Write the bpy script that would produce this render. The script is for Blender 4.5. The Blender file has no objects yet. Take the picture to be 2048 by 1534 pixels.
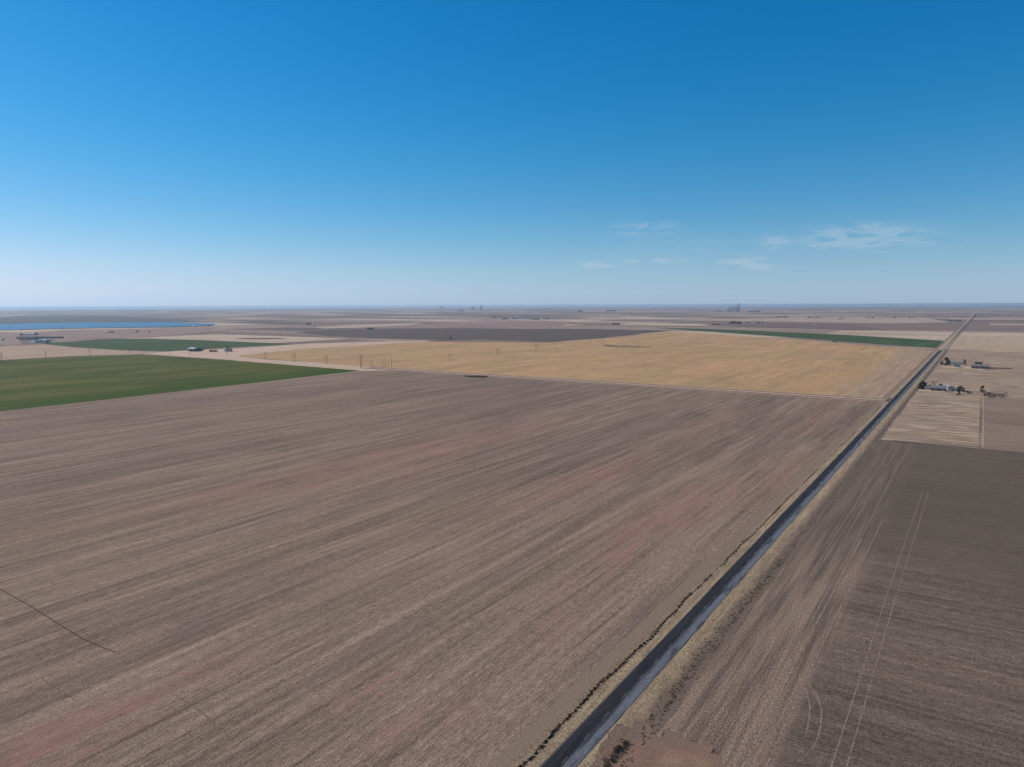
import bpy, math, random
from math import sin, cos, radians, sqrt, pi
from mathutils import Vector, Matrix
import numpy as np

# ------------------------------------------------------------------ camera, sky, sun, exposure
H = 116.0                      # drone height above the plain (m)
RE = 4.0e7                     # the plain curves very gently away
F = 1419.0                     # focal length in pixels of the 2048 px wide photograph
PIT, ROLL = radians(6.30), radians(-0.22)
AZ = radians(33.5)             # the road runs 33.5 degrees to the right of the view
SUN_AZ, SUN_EL = radians(-66), radians(31)

scene = bpy.context.scene
cam = bpy.data.cameras.new('camera')
cam.sensor_width = 36; cam.lens = F / 2048 * 36
cam.clip_start = 1; cam.clip_end = 120000
ORD = ['first', 'second', 'third', 'fourth', 'fifth', 'sixth', 'seventh', 'eighth', 'ninth']
camo = bpy.data.objects.new('camera', cam)
scene.collection.objects.link(camo)
camo.matrix_world = Matrix.Translation((0, 0, H)) @ Matrix.Rotation(radians(90) - PIT, 4, 'X') @ Matrix.Rotation(ROLL, 4, 'Z')
scene.camera = camo
scene.view_settings.view_transform = 'Standard'
scene.view_settings.look = 'None'
scene.view_settings.gamma = 1
scene.view_settings.exposure = 0.0
scene.cycles.volume_bounces = 2
scene.cycles.max_bounces = 6

world = bpy.data.worlds.new("World"); scene.world = world
world.use_nodes = True

def build_world():
    nt = world.node_tree; nt.nodes.clear(); L = nt.links.new
    out = nt.nodes.new('ShaderNodeOutputWorld'); bg = nt.nodes.new('ShaderNodeBackground')
    sky = nt.nodes.new('ShaderNodeTexSky'); sky.sky_type = 'NISHITA'; sky.sun_disc = False
    sky.sun_elevation = SUN_EL; sky.sun_rotation = SUN_AZ
    sky.altitude = 1100; sky.air_density = 1.0; sky.dust_density = 0.55; sky.ozone_density = 3.0
    gm = nt.nodes.new('ShaderNodeHueSaturation'); gm.inputs['Saturation'].default_value = 1.22
    gm.inputs['Value'].default_value = 1.0
    L(sky.outputs[0], gm.inputs['Color'])
    def M(op, a, b=None, clamp=False):
        n = nt.nodes.new('ShaderNodeMath'); n.operation = op; n.use_clamp = clamp
        for i, v in enumerate((a, b)):
            if v is None: continue
            if isinstance(v, (int, float)): n.inputs[i].default_value = v
            else: L(v, n.inputs[i])
        return n.outputs[0]
    def mixc(f, a, b):
        n = nt.nodes.new('ShaderNodeMix'); n.data_type = 'RGBA'
        L(f, n.inputs[0]); L(a, n.inputs[6]); L(b, n.inputs[7]); return n.outputs[2]
    # deeper, cleaner blue than the standard air: a power curve for each channel
    ch = nt.nodes.new('ShaderNodeSeparateColor'); L(gm.outputs[0], ch.inputs[0])
    cc = nt.nodes.new('ShaderNodeCombineColor'); ST = 0.075
    outs = []
    for i, (g, p) in enumerate(((1.45, 1.80), (1.0, .85), (1.27, .80))):
        o = M('DIVIDE', M('MULTIPLY', M('POWER', M('MULTIPLY', ch.outputs[i], ST), p), g), ST)
        outs.append(o); L(o, cc.inputs[i])
    # blue-white air low over the horizon
    hz = nt.nodes.new('ShaderNodeCombineColor')
    lum = M('DIVIDE', M('MULTIPLY', M('POWER', M('MULTIPLY', outs[1], ST), .72), .84), ST)
    for i, k in enumerate((.76, 1.0, 1.30)): L(M('MULTIPLY', lum, k), hz.inputs[i])
    # thin cirrus: noise on a flat layer high overhead, seen in the low right of the view
    geo = nt.nodes.new('ShaderNodeTexCoord')
    sep = nt.nodes.new('ShaderNodeSeparateXYZ'); L(geo.outputs['Generated'], sep.inputs[0])
    elev = M('MAXIMUM', sep.outputs[2], 0.0)
    airmix = M('EXPONENT', M('MULTIPLY', elev, -11.0))
    base = mixc(airmix, cc.outputs[0], hz.outputs[0])
    z = M('MAXIMUM', sep.outputs[2], 0.02)
    az = M('ARCTAN2', sep.outputs[0], sep.outputs[1])            # radians right of the view
    cx = nt.nodes.new('ShaderNodeCombineXYZ')
    L(M('MULTIPLY', az, 7.0), cx.inputs[0]); L(M('MULTIPLY', sep.outputs[2], 34.0), cx.inputs[1])
    n1 = nt.nodes.new('ShaderNodeTexNoise'); n1.inputs['Scale'].default_value = 3.4
    n1.inputs['Detail'].default_value = 8; n1.inputs['Roughness'].default_value = .52
    n1.inputs['Distortion'].default_value = .6
    L(cx.outputs[0], n1.inputs['Vector'])
    n2 = nt.nodes.new('ShaderNodeTexNoise'); n2.inputs['Scale'].default_value = 14
    n2.inputs['Detail'].default_value = 6; n2.inputs['Distortion'].default_value = 1.0
    L(cx.outputs[0], n2.inputs['Vector'])
    dens = M('MULTIPLY', M('SUBTRACT', n1.outputs[0], .40, True), M('MULTIPLY', M('ADD', n2.outputs[0], .35), 3.0))
    # three patches of cirrus (azimuth, height, half widths)
    tot = None
    for (a0, e0, wa, we, k) in ((radians(26.0), .084, .050, .012, 1.0), (radians(24.0), .080, .03, .007, .8),
                                (radians(20.1), .082, .015, .008, .8),
                                (radians(10.6), .102, .035, .007, .6), (radians(6.7), .055, .02, .0035, 1.1),
                                (radians(10.9), .059, .026, .0028, 1.3), (radians(18.6), .053, .04, .008, .6),
                                (radians(28.5), .073, .05, .009, .4), (radians(12), .075, .1, .02, .15)):
        da = M('DIVIDE', M('SUBTRACT', az, a0), wa); de = M('DIVIDE', M('SUBTRACT', sep.outputs[2], e0), we)
        r2 = M('ADD', M('MULTIPLY', da, da), M('MULTIPLY', de, de))
        g = M('MULTIPLY', M('EXPONENT', M('MULTIPLY', r2, -1.0)), k)
        tot = g if tot is None else M('ADD', tot, g)
    fac = M('MULTIPLY', M('MULTIPLY', dens, tot), 1.1, True)
    fac = M('MINIMUM', fac, 0.24)
    mx = nt.nodes.new('ShaderNodeMix'); mx.data_type = 'RGBA'
    L(fac, mx.inputs[0]); L(base, mx.inputs[6]); mx.inputs[7].default_value = (8.2, 8.8, 9.4, 1)
    L(mx.outputs[2], bg.inputs['Color']); bg.inputs['Strength'].default_value = 0.075
    L(bg.outputs[0], out.inputs[0])
build_world()

sun_dir = Vector((sin(SUN_AZ) * cos(SUN_EL), cos(SUN_AZ) * cos(SUN_EL), sin(SUN_EL)))
sl = bpy.data.lights.new('sun', 'SUN'); sl.energy = 3.7; sl.angle = radians(0.5); sl.color = (1, .93, .84)
so = bpy.data.objects.new('sun', sl); scene.collection.objects.link(so)
so.rotation_euler = sun_dir.to_track_quat('Z', 'Y').to_euler()

# ------------------------------------------------------------------ helpers
C = scene.collection
rnd = random.Random(7)
UX, UY = sin(AZ), cos(AZ)

def gz(x, y): return -(x * x + y * y) / (2 * RE)
def uv2xy(u, v, u0=(0, 0)): return (u * UX - v * UY, u * UY + v * UX)     # u along the road, v to its left
def xy2uv(x, y): return (x * UX + y * UY, -x * UY + y * UX)

HR = [(0, 622 - 618.5), (300, 618.5 - 617.), (650, 615.5 - 615.3), (1000, 613 - 613.9), (1300, 612.3 - 612.8), (2048, 612 - 610.7)]
def G(px, py):
    """ground point (x, y) under a pixel of the photograph"""
    if py < 760:
        k = 1 if py < 690 else (760 - py) / 70
        py = py - k * float(np.interp(px, [h[0] for h in HR], [h[1] for h in HR]))
    cp, sp = cos(PIT), sin(PIT); c, s = cos(ROLL), sin(ROLL)
    a, b = (px - 1024) / F, (767 - py) / F
    rx = c * a - s * b; up = s * a + c * b
    d = Vector((rx, cp + up * sp, -sp + up * cp))
    k = (d.x * d.x + d.y * d.y) / (2 * RE)
    disc = d.z * d.z - 4 * k * H
    disc = max(disc, 0)
    t = (-d.z - sqrt(disc)) / (2 * k)
    return (d.x * t, d.y * t)
def dist(p): return sqrt(p[0] ** 2 + p[1] ** 2)
def ppm(p): return F / (p[1] * cos(PIT))               # photograph pixels per metre at p

def tag(o, label=None, cat=None, group=None, kind=None):
    if label: o['label'] = label
    if cat: o['category'] = cat
    if group: o['group'] = group
    if kind: o['kind'] = kind
    return o
def empty(name, x, y, rz=0, z=None):
    o = bpy.data.objects.new(name, None); C.objects.link(o); o.empty_display_size = 1
    o.location = (x, y, gz(x, y) if z is None else z); o.rotation_euler = (0, 0, rz)
    return o
def copy_tree(o, parent=None):
    c = o.copy(); C.objects.link(c)
    if parent: c.parent = parent
    for ch in list(o.children): copy_tree(ch, c)
    return c

class MB:
    def __init__(s): s.v = []; s.f = []
    def add(s, vs, fs):
        n = len(s.v); s.v += [tuple(q) for q in vs]; s.f += [tuple(i + n for i in f) for f in fs]; return s
    def box(s, x0, x1, y0, y1, z0, z1):
        return s.add([(x0, y0, z0), (x1, y0, z0), (x1, y1, z0), (x0, y1, z0), (x0, y0, z1), (x1, y0, z1), (x1, y1, z1), (x0, y1, z1)],
                     [(0, 3, 2, 1), (4, 5, 6, 7), (0, 1, 5, 4), (1, 2, 6, 5), (2, 3, 7, 6), (3, 0, 4, 7)])
    def bar(s, a, b, r0, r1=None, n=6):
        a, b = Vector(a), Vector(b); r1 = r0 if r1 is None else r1
        d = (b - a).normalized(); t = Vector((0, 0, 1)) if abs(d.z) < .9 else Vector((1, 0, 0))
        e = d.cross(t).normalized(); g = d.cross(e)
        vs = [a + (e * cos(2 * pi * i / n) + g * sin(2 * pi * i / n)) * r0 for i in range(n)]
        vs += [b + (e * cos(2 * pi * i / n) + g * sin(2 * pi * i / n)) * r1 for i in range(n)]
        fs = [(i, (i + 1) % n, n + (i + 1) % n, n + i) for i in range(n)] + [tuple(range(n - 1, -1, -1)), tuple(range(n, 2 * n))]
        return s.add(vs, fs)
    def gable(s, x0, x1, y0, y1, z0, zr, t=.25, ov=.5):
        """roof with its ridge along x, two slabs of thickness t"""
        ym = (y0 + y1) / 2; dz = (zr - z0) / (ym - y0) * ov
        X0, X1 = x0 - ov, x1 + ov
        P = [(y0 - ov, z0 - dz), (ym, zr), (y1 + ov, z0 - dz), (y1 + ov, z0 - dz + t), (ym, zr + t), (y0 - ov, z0 - dz + t)]
        n = 6
        return s.add([(X0, y, z) for y, z in P] + [(X1, y, z) for y, z in P],
                     [(0, 1, 4, 5), (1, 2, 3, 4), (6, 11, 10, 7), (7, 10, 9, 8)] + [(i, i + 6, (i + 1) % n + 6, (i + 1) % n) for i in range(n)])
    def gwalls(s, x0, x1, y0, y1, h, zr):
        ym = (y0 + y1) / 2
        return s.add([(x0, y0, 0), (x1, y0, 0), (x1, y1, 0), (x0, y1, 0), (x0, y0, h), (x1, y0, h), (x1, y1, h), (x0, y1, h), (x0, ym, zr), (x1, ym, zr)],
                     [(0, 3, 2, 1), (0, 1, 5, 4), (2, 3, 7, 6), (1, 2, 6, 9, 5), (3, 0, 4, 8, 7), (4, 5, 9, 8), (6, 7, 8, 9)])
    def cyl(s, x, y, z0, z1, r0, r1=None, n=16): return s.bar((x, y, z0), (x, y, z1), r0, r1, n)
    def leaf(s, p, r, up=.5):
        a = Vector((rnd.gauss(0, 1), rnd.gauss(0, 1), rnd.gauss(0, up))).normalized()
        b = a.cross(Vector((rnd.gauss(0, 1), rnd.gauss(0, 1), rnd.gauss(0, 1)))).normalized()
        p = Vector(p)
        return s.add([p - a * r, p + b * r * .6, p + a * r, p - b * r * .6], [(0, 1, 2, 3)])
    def build(s, name, mat, parent=None, smooth=False):
        me = bpy.data.meshes.new(name); me.from_pydata(s.v, [], s.f); me.materials.append(mat)
        if smooth: me.polygons.foreach_set('use_smooth', [True] * len(me.polygons))
        o = bpy.data.objects.new(name, me); C.objects.link(o)
        if parent: o.parent = parent
        return o

# ------------------------------------------------------------------ materials
class NB:
    """small node-tree builder"""
    def __init__(s, name):
        s.m = bpy.data.materials.new(name); s.m.use_nodes = True; s.t = s.m.node_tree
        s.b = s.t.nodes['Principled BSDF']; s.b.inputs['Roughness'].default_value = .95
        s.b.inputs['Specular IOR Level'].default_value = .1
        g = s.t.nodes.new('ShaderNodeNewGeometry')
        mp = s.t.nodes.new('ShaderNodeMapping'); mp.inputs['Rotation'].default_value = (0, 0, -(pi / 2 - AZ))
        s.L(g.outputs['Position'], mp.inputs[0]); s.uv = mp.outputs[0]; s.pos = g.outputs['Position']; s.geo = g
    def L(s, a, b): s.t.links.new(a, b)
    def put(s, sock, v):
        if isinstance(v, (int, float)): sock.default_value = v
        elif isinstance(v, tuple): sock.default_value = v if len(v) == 4 else (v + (1,) if sock.type == 'RGBA' else v)
        else: s.L(v, sock)
    def scale(s, vec, sc, off=(0, 0, 0)):
        n = s.t.nodes.new('ShaderNodeMapping'); s.L(vec, n.inputs[0]); n.inputs['Scale'].default_value = sc
        n.inputs['Location'].default_value = off; return n.outputs[0]
    def noise(s, vec, sc=1., det=3., rough=.5, dist=0., col=False):
        n = s.t.nodes.new('ShaderNodeTexNoise'); s.L(vec, n.inputs['Vector'])
        n.inputs['Scale'].default_value = sc; n.inputs['Detail'].default_value = det
        n.inputs['Roughness'].default_value = rough; n.inputs['Distortion'].default_value = dist
        return n.outputs[1 if col else 0]
    def M(s, op, a, b=0., clamp=False):
        n = s.t.nodes.new('ShaderNodeMath'); n.operation = op; n.use_clamp = clamp
        s.put(n.inputs[0], a); s.put(n.inputs[1], b); return n.outputs[0]
    def rng(s, x, a, b, c=0., d=1., smooth=True):
        n = s.t.nodes.new('ShaderNodeMapRange'); n.interpolation_type = 'SMOOTHSTEP' if smooth else 'LINEAR'
        s.put(n.inputs[0], x)
        for i, v in enumerate((a, b, c, d)): s.put(n.inputs[i + 1], v)
        return n.outputs[0]
    def mix(s, f, a, b, mode='MIX'):
        n = s.t.nodes.new('ShaderNodeMix'); n.data_type = 'RGBA'; n.blend_type = mode
        s.put(n.inputs[0], f); s.put(n.inputs[6], a); s.put(n.inputs[7], b); return n.outputs[2]
    def sep(s, v):
        n = s.t.nodes.new('ShaderNodeSeparateXYZ'); s.L(v, n.inputs[0]); return n.outputs
    def comb(s, a, b, c=0.):
        n = s.t.nodes.new('ShaderNodeCombineXYZ')
        for i, v in enumerate((a, b, c)): s.put(n.inputs[i], v)
        return n.outputs[0]
    def mul(s, col, f):
        n = s.t.nodes.new('ShaderNodeVectorMath'); n.operation = 'SCALE'; s.L(col, n.inputs[0]); s.put(n.inputs[3], f); return n.outputs[0]
    def bump(s, h, dist=.3, st=.5):
        n = s.t.nodes.new('ShaderNodeBump'); n.inputs['Distance'].default_value = dist; n.inputs['Strength'].default_value = st
        s.L(h, n.inputs['Height']); s.L(n.outputs[0], s.b.inputs['Normal'])
    def out(s, col): s.put(s.b.inputs['Base Color'], col); return s.m

WARM = (1.14, .99, .80)        # soils look warmer in the sun than under the blue sky light
def srgb(r, g, b, k=1.0):
    f = lambda c: ((c / 255 + .055) / 1.055) ** 2.4 if c > 10 else c / 255 / 12.92
    return (f(r) * k * WARM[0], f(g) * k * WARM[1], f(b) * k * WARM[2])
# displayed colour -> albedo: sunlit ground shows about ALB of its albedo
ALB = 1.25

def field_mat(name, base, alt=None, red=None, across=False, patch=.5, band=.25, row=.3, grain=.3, roww=1.0, bump=.3, seed=0, bandw=14, think=.2):
    """tilled or stubble ground: colour patches, broad passes, drill rows and grain"""
    n = NB(name)
    base = srgb(*base, ALB); alt = srgb(*(alt or base), ALB) if alt else base
    sx, sy = (1, 0) if not across else (0, 1)
    def st(a, l): return n.scale(n.uv, (1 / l, 1 / a, 1) if not across else (1 / a, 1 / l, 1), (seed * 3.1, seed * 1.7, 0))
    wob = n.noise(n.scale(n.uv, (1 / 60, 1 / 60, 1)), 1, 2)
    col = n.mix(n.rng(n.noise(st(90, 330), 1, 4, .55, .4), .42, .60), base, alt)
    if red:
        col = n.mix(n.M('MULTIPLY', n.rng(n.noise(st(70, 260), 1, 4, .6, .5), .52, .66), patch), col, srgb(*red, ALB))
    b1 = n.rng(n.noise(st(bandw, 500), 1, 3, .6, .3), .3, .7, 1 - band, 1 + band * .8)
    b2 = n.rng(n.noise(st(roww * 3.2, 70), 1, 3, .65), .3, .7, 1 - row * .7, 1 + row * .6)
    b3 = n.rng(n.noise(st(roww * .5, 4), 1, 3, .7), .33, .67, 1 - row, 1 + row)
    iso = n.noise(n.scale(n.uv, (1.6, 2.4, 1) if not across else (2.4, 1.6, 1)), 1, 4, .8)
    g = n.rng(iso, .36, .64, 1 - grain, 1 + grain)
    mid = n.rng(n.noise(n.scale(n.uv, (1 / 7, 1 / 5, 1)), 1, 4, .7), .3, .7, .93, 1.07)
    b4 = n.rng(n.noise(st(bandw * .45, 160), 1, 4, .6, .3), .33, .67, 1 - band * .7, 1 + band * .5)
    thin = n.rng(n.noise(st(roww * 1.3, 170), 1, 3, .5), .62, .68, 1, 1 - think)      # single skipped or compacted rows
    clod = n.rng(n.noise(n.scale(n.uv, (1 / 1.6, 1 / 1.1, 1), (4, 4, 0)), 1, 4, .7), .3, .7, 1 - grain * .4, 1 + grain * .4)
    b2 = n.M('MULTIPLY', b2, n.M('MULTIPLY', thin, clod))
    k = n.M('MULTIPLY', n.M('MULTIPLY', b1, n.M('MULTIPLY', b2, b4)), n.M('MULTIPLY', b3, n.M('MULTIPLY', g, mid)))
    col = n.mul(col, k)
    if bump: n.bump(n.M('ADD', iso, n.noise(st(roww * .55, 5), 1, 2, .6)), bump)
    n.b.inputs['Specular IOR Level'].default_value = 0.05
    return n, col

def plain_mat(name, col, rough=.9, var=.12, scale=1.5, metal=0, spec=.2):
    n = NB(name); g = n.noise(n.pos, scale, 4, .6)
    n.b.inputs['Roughness'].default_value = rough; n.b.inputs['Metallic'].default_value = metal
    n.b.inputs['Specular IOR Level'].default_value = spec
    return n.out(n.mix(n.rng(g, .3, .7), tuple(c * (1 - var) for c in col), tuple(min(1, c * (1 + var)) for c in col)))

def metal_mat(name, col, axis=0):
    n = NB(name); s3 = n.sep(n.pos)
    g = n.noise(n.scale(n.pos, (.4, .4, .15)), 1, 3)
    n.b.inputs['Roughness'].default_value = .9; n.b.inputs['Specular IOR Level'].default_value = .12
    return n.out(n.mix(n.rng(g, .35, .65), tuple(c * .82 for c in col), col))

M = {}
M['trunk'] = plain_mat('bark', (.09, .065, .05))
M['evergreen'] = plain_mat('evergreen_foliage', (.022, .03, .014), var=.5, scale=.8)
M['twig'] = plain_mat('bare_twigs', (.14, .105, .085), var=.3)
M['darktwig'] = plain_mat('dark_scrub', (.085, .062, .054), var=.4)
M['wood'] = plain_mat('weathered_wood', (.13, .085, .06), var=.25)
M['post'] = plain_mat('treated_pole', (.06, .042, .034), var=.25)
M['white'] = plain_mat('white_paint', (.60, .54, .46), .6, .06)
M['cream'] = plain_mat('cream_siding', (.58, .53, .46), .7, .1)
M['shingle'] = plain_mat('grey_shingles', (.21, .19, .175), .9, .2)
M['darkroof'] = plain_mat('dark_roof', (.07, .065, .07), .8, .2)
M['galv'] = metal_mat('galvanised_steel', (.42, .39, .35))
M['tin'] = metal_mat('tin_roof', (.26, .235, .215))
M['green'] = metal_mat('green_painted_steel', (.05, .14, .11))
M['brownwall'] = plain_mat('brown_boards', (.10, .075, .06), .9, .2)
M['glass'] = plain_mat('window_glass', (.03, .04, .05), .15, .1, spec=.6)
M['concrete'] = plain_mat('weathered_concrete', (.52, .50, .47), .9, .1, .1)
M['door'] = plain_mat('door_paint', (.16, .14, .13), .6)

# ------------------------------------------------------------------ the plain
def ground_mat():
    n = NB('prairie_farmland')
    s = n.sep(n.uv)
    tan = srgb(162, 141, 128, ALB); tan2 = srgb(144, 124, 115, ALB); brn = srgb(126, 108, 100, ALB); drk = srgb(102, 88, 84, ALB); pale = srgb(192, 172, 152, ALB)
    def cells(du, dv, off):
        w = n.t.nodes.new('ShaderNodeTexWhiteNoise'); w.noise_dimensions = '3D'
        # rows of fields are offset so that boundaries do not line up right across the plain
        fu = n.M('FLOOR', n.M('DIVIDE', n.M('ADD', s[0], off * 211.), du))
        fv = n.M('FLOOR', n.M('DIVIDE', n.M('ADD', s[1], n.M('MULTIPLY', fu, 137.)), dv))
        n.L(n.comb(fu, fv, off), w.inputs[0]); return w.outputs[0], w.outputs[1]
    a, ac = cells(402, 805, 1.); b, bc = cells(805, 1609, 2.); c2, cc = cells(3218, 3218, 3.)
    col = n.mix(n.rng(a, .05, .95, 0, 1, False), tan, tan2)
    col = n.mix(n.M('GREATER_THAN', b, .50), col, brn)
    col = n.mix(n.M('GREATER_THAN', a, .84), col, drk)
    col = n.mix(n.M('LESS_THAN', a, .13), col, pale)
    col = n.mix(n.rng(n.noise(n.scale(n.pos, (1 / 900, 1 / 900, 1)), 1, 5, .6), .4, .65, 0, .45), col, brn)
    # rough scrub, tracks and mottling
    k1 = n.rng(n.noise(n.scale(n.uv, (1 / 60, 1 / 18, 1)), 1, 5, .65), .3, .7, .86, 1.12)
    k2 = n.rng(n.noise(n.pos, .4, 4, .7), .3, .7, .85, 1.15)
    # section roads: pale dirt with darker ditches on the mile grid
    cr = G(1783, 801); cu, cv = xy2uv(*cr)
    def line(x, off, step, w):
        m = n.M('PINGPONG', n.M('SUBTRACT', x, off), step / 2)
        return n.M('LESS_THAN', m, w)
    r1 = n.M('MAXIMUM', line(s[0], cu, 1609., 5.), line(s[1], cv, 1609., 5.))
    r2 = n.M('MAXIMUM', line(s[0], cu, 1609., 12.), line(s[1], cv, 1609., 12.))
    col = n.mul(col, n.M('MULTIPLY', k1, k2))
    col = n.mix(n.M('MULTIPLY', r2, .35), col, srgb(110, 92, 80, ALB)); col = n.mix(n.M('MULTIPLY', r1, .7), col, srgb(190, 168, 150, ALB))
    n.bump(n.noise(n.pos, .9, 4, .7), .3, .4)
    return n.out(col)

def build_ground():
    rs = [0.0]; r = 60.0
    while r < 44000: rs.append(r); r *= 1.09
    rs.append(46000.0); NA = 180
    vs = [(0, 0, 0)]; fs = []
    for r in rs[1:]:
        for i in range(NA):
            a = 2 * pi * i / NA; x, y = r * cos(a), r * sin(a); vs.append((x, y, gz(x, y)))
    for i in range(NA): fs.append((0, 1 + i, 1 + (i + 1) % NA))
    for j in range(len(rs) - 2):
        o = 1 + j * NA
        for i in range(NA): fs.append((o + i, o + NA + i, o + NA + (i + 1) % NA, o + (i + 1) % NA))
    m = MB(); m.add(vs, fs)
    return tag(m.build('ground', ground_mat()), 'flat dry prairie farmland stretching to the horizon', kind='structure')
build_ground()

def sheet(name, mat, pts, layer, label=None, kind='structure', pix=True, extra=()):
    """a field laid on the plain: polygon given by its corners, split fine enough to follow the curve of the earth"""
    P = ([G(*p) for p in pts] if pix else list(pts)) + list(extra)
    # densify edges
    Q = []
    for i, a in enumerate(P):
        b = P[(i + 1) % len(P)]; n = max(1, int(math.hypot(b[0] - a[0], b[1] - a[1]) / 350))
        for k in range(n): Q.append((a[0] + (b[0] - a[0]) * k / n, a[1] + (b[1] - a[1]) * k / n))
    import bmesh
    bm = bmesh.new()
    vv = [bm.verts.new((x, y, 0)) for x, y in Q]
    es = [bm.edges.new((vv[i], vv[(i + 1) % len(vv)])) for i in range(len(vv))]
    bmesh.ops.triangle_fill(bm, use_beauty=True, use_dissolve=False, edges=es)
    # cut with a grid of planes
    xs = [q[0] for q in Q]; ys = [q[1] for q in Q]
    span = max(max(xs) - min(xs), max(ys) - min(ys)); step = max(150, span / 26)
    for ax, lo, hi in ((0, min(xs), max(xs)), (1, min(ys), max(ys))):
        t = lo + step
        while t < hi:
            no = (1, 0, 0) if ax == 0 else (0, 1, 0); co = (t, 0, 0) if ax == 0 else (0, t, 0)
            bmesh.ops.bisect_plane(bm, geom=bm.verts[:] + bm.edges[:] + bm.faces[:], plane_co=co, plane_no=no)
            t += step
    for v in bm.verts:
        x, y = v.co.x, v.co.y; d = sqrt(x * x + y * y)
        v.co.z = gz(x, y) + layer * (.012 + 2.2e-4 * max(d - 250, 0) * .25 + (max(d - 2500, 0) * 2e-4))
    bmesh.ops.recalc_face_normals(bm, faces=bm.faces[:])
    for f in bm.faces:
        if f.normal.z < 0: f.normal_flip()
    me = bpy.data.meshes.new(name); bm.to_mesh(me); bm.free(); me.materials.append(mat)
    o = bpy.data.objects.new(name, me); C.objects.link(o)
    return tag(o, label, kind=kind)

def UV(*pts): return [uv2xy(u, v) for u, v in pts]
ROADV = xy2uv(*G(1389, 1238))[1]      # centre line of the road
CROSS = xy2uv(*G(1783, 801))[0]       # where the dirt road meets it

# --- main stubble field -------------------------------------------------------
def main_field_mat():
    n, col = field_mat('brown_stubble', (139, 120, 107), (130, 112, 102), (142, 116, 104), patch=.3, band=.17, row=.25, grain=.36, roww=1.1, bump=.35, think=.30)
    s = n.sep(n.uv)
    # wheel track of an irrigation pivot: arcs round the centre of the field
    cu, cv = CROSS - 400., ROADV + 430.
    # purple-grey damp soil patches
    col = n.mix(n.rng(n.noise(n.scale(n.uv, (1 / 110, 1 / 22, 1), (5, 2, 0)), 1, 4, .6, .4), .57, .70, 0, .4), col, srgb(112, 96, 95, ALB))
    # red subsoil showing where the ground rises
    tot = None
    for px, py, ru, rv, k in ((560, 955, 130, 14, .8), (720, 925, 160, 26, 1.), (900, 893, 200, 30, 1.), (830, 950, 90, 14, .7), (1200, 950, 90, 16, .9), (1420, 1000, 100, 16, .8),
                              (1330, 1030, 90, 16, .9), (1230, 1110, 80, 14, .6), (1130, 1240, 40, 8, .6), (1420, 845, 120, 20, .6), (1650, 830, 200, 18, .7), (1560, 955, 90, 8, .6),
                              (170, 1450, 26, 14, .9), (60, 1520, 22, 14, .9), (420, 1330, 26, 8, .6), (300, 1390, 20, 10, .5), (820, 1430, 22, 9, .6), (740, 1370, 24, 8, .7), (950, 1400, 24, 6, .5)):
        u0, v0 = xy2uv(*G(px, py))
        a = n.M('DIVIDE', n.M('SUBTRACT', s[0], u0), float(ru)); b = n.M('DIVIDE', n.M('SUBTRACT', s[1], v0), float(rv))
        g = n.M('MULTIPLY', n.M('EXPONENT', n.M('MULTIPLY', n.M('ADD', n.M('MULTIPLY', a, a), n.M('MULTIPLY', b, b)), -1.)), k)
        tot = g if tot is None else n.M('MAXIMUM', tot, g)
    br = n.noise(n.scale(n.uv, (1 / 35, 1 / 6, 1), (2, 8, 0)), 1, 6, .75, .4)
    col = n.mix(n.rng(n.M('MULTIPLY', tot, n.rng(br, .36, .60)), .10, .6, 0, .52), col, n.mul(n.mix(0., srgb(156, 118, 107, ALB), col), n.rng(n.noise(n.scale(n.uv, (1 / 8, 1 / 1.2, 1)), 1, 4, .7), .3, .7, .82, 1.16)))
    # the old tracks seen across the rows
    return n.out(col)
MF = main_field_mat()
LF = ROADV + 13                        # field side of the left verge
sheet('stubble_field', MF, [G(722, 742.5), uv2xy(CROSS - 17, xy2uv(*G(722, 742.5))[1] - 40), uv2xy(CROSS - 17, LF), uv2xy(-150, LF), uv2xy(-150, LF + 700), G(-260, 850)], 1,
      'big brown stubble field left of the paved road', pix=False)

# --- right-hand tilled field --------------------------------------------------
def dark_field_mat():
    n, col = field_mat('dark_tilled_soil', (119, 104, 95), (109, 96, 89), (126, 106, 94), across=True, patch=.5, band=.12, row=.30, grain=.42, roww=1.0, bump=.45, think=.38, seed=3, bandw=7)
    s = n.sep(n.uv)
    # headland along the road: passes run with the road, straw left in pale streaks
    st = n.noise(n.scale(n.uv, (1 / 60, 1 / 2.2, 1), (4, 9, 0)), 1, 4, .65)
    st2 = n.noise(n.scale(n.uv, (1 / 160, 1 / 8, 1), (1, 3, 0)), 1, 3, .55, .4)
    hl = n.mix(n.rng(st, .36, .68), srgb(100, 88, 82, ALB), srgb(142, 124, 111, ALB))
    hl = n.mix(n.rng(st2, .42, .66, 0, .55), hl, srgb(158, 134, 120, ALB))
    g = n.rng(n.noise(n.scale(n.uv, (1.1, 1.9, 1)), 1, 4, .8), .33, .67, .5, 1.5)
    hl = n.mul(hl, g)
    edge = n.M('ADD', s[1], n.M('MULTIPLY', n.M('SUBTRACT', n.noise(n.scale(n.uv, (1 / 50, 1 / 50, 1)), 1, 3), .5), 14.))
    col = n.mix(n.rng(edge, ROADV - 50, ROADV - 38), col, hl)
    # far part is darker and damper
    far = n.rng(n.M('ADD', s[0], n.M('MULTIPLY', n.M('SUBTRACT', n.noise(n.scale(n.uv, (1 / 120, 1 / 60, 1)), 1, 3), .5), 160.)), 300., 400.)
    col = n.mix(n.M('MULTIPLY', far, .6), col, srgb(90, 83, 75, ALB))
    return n.out(col)
FT = G(1760, 879); FR = G(2048, 897)
FU = xy2uv(*FT)[0]
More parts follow.
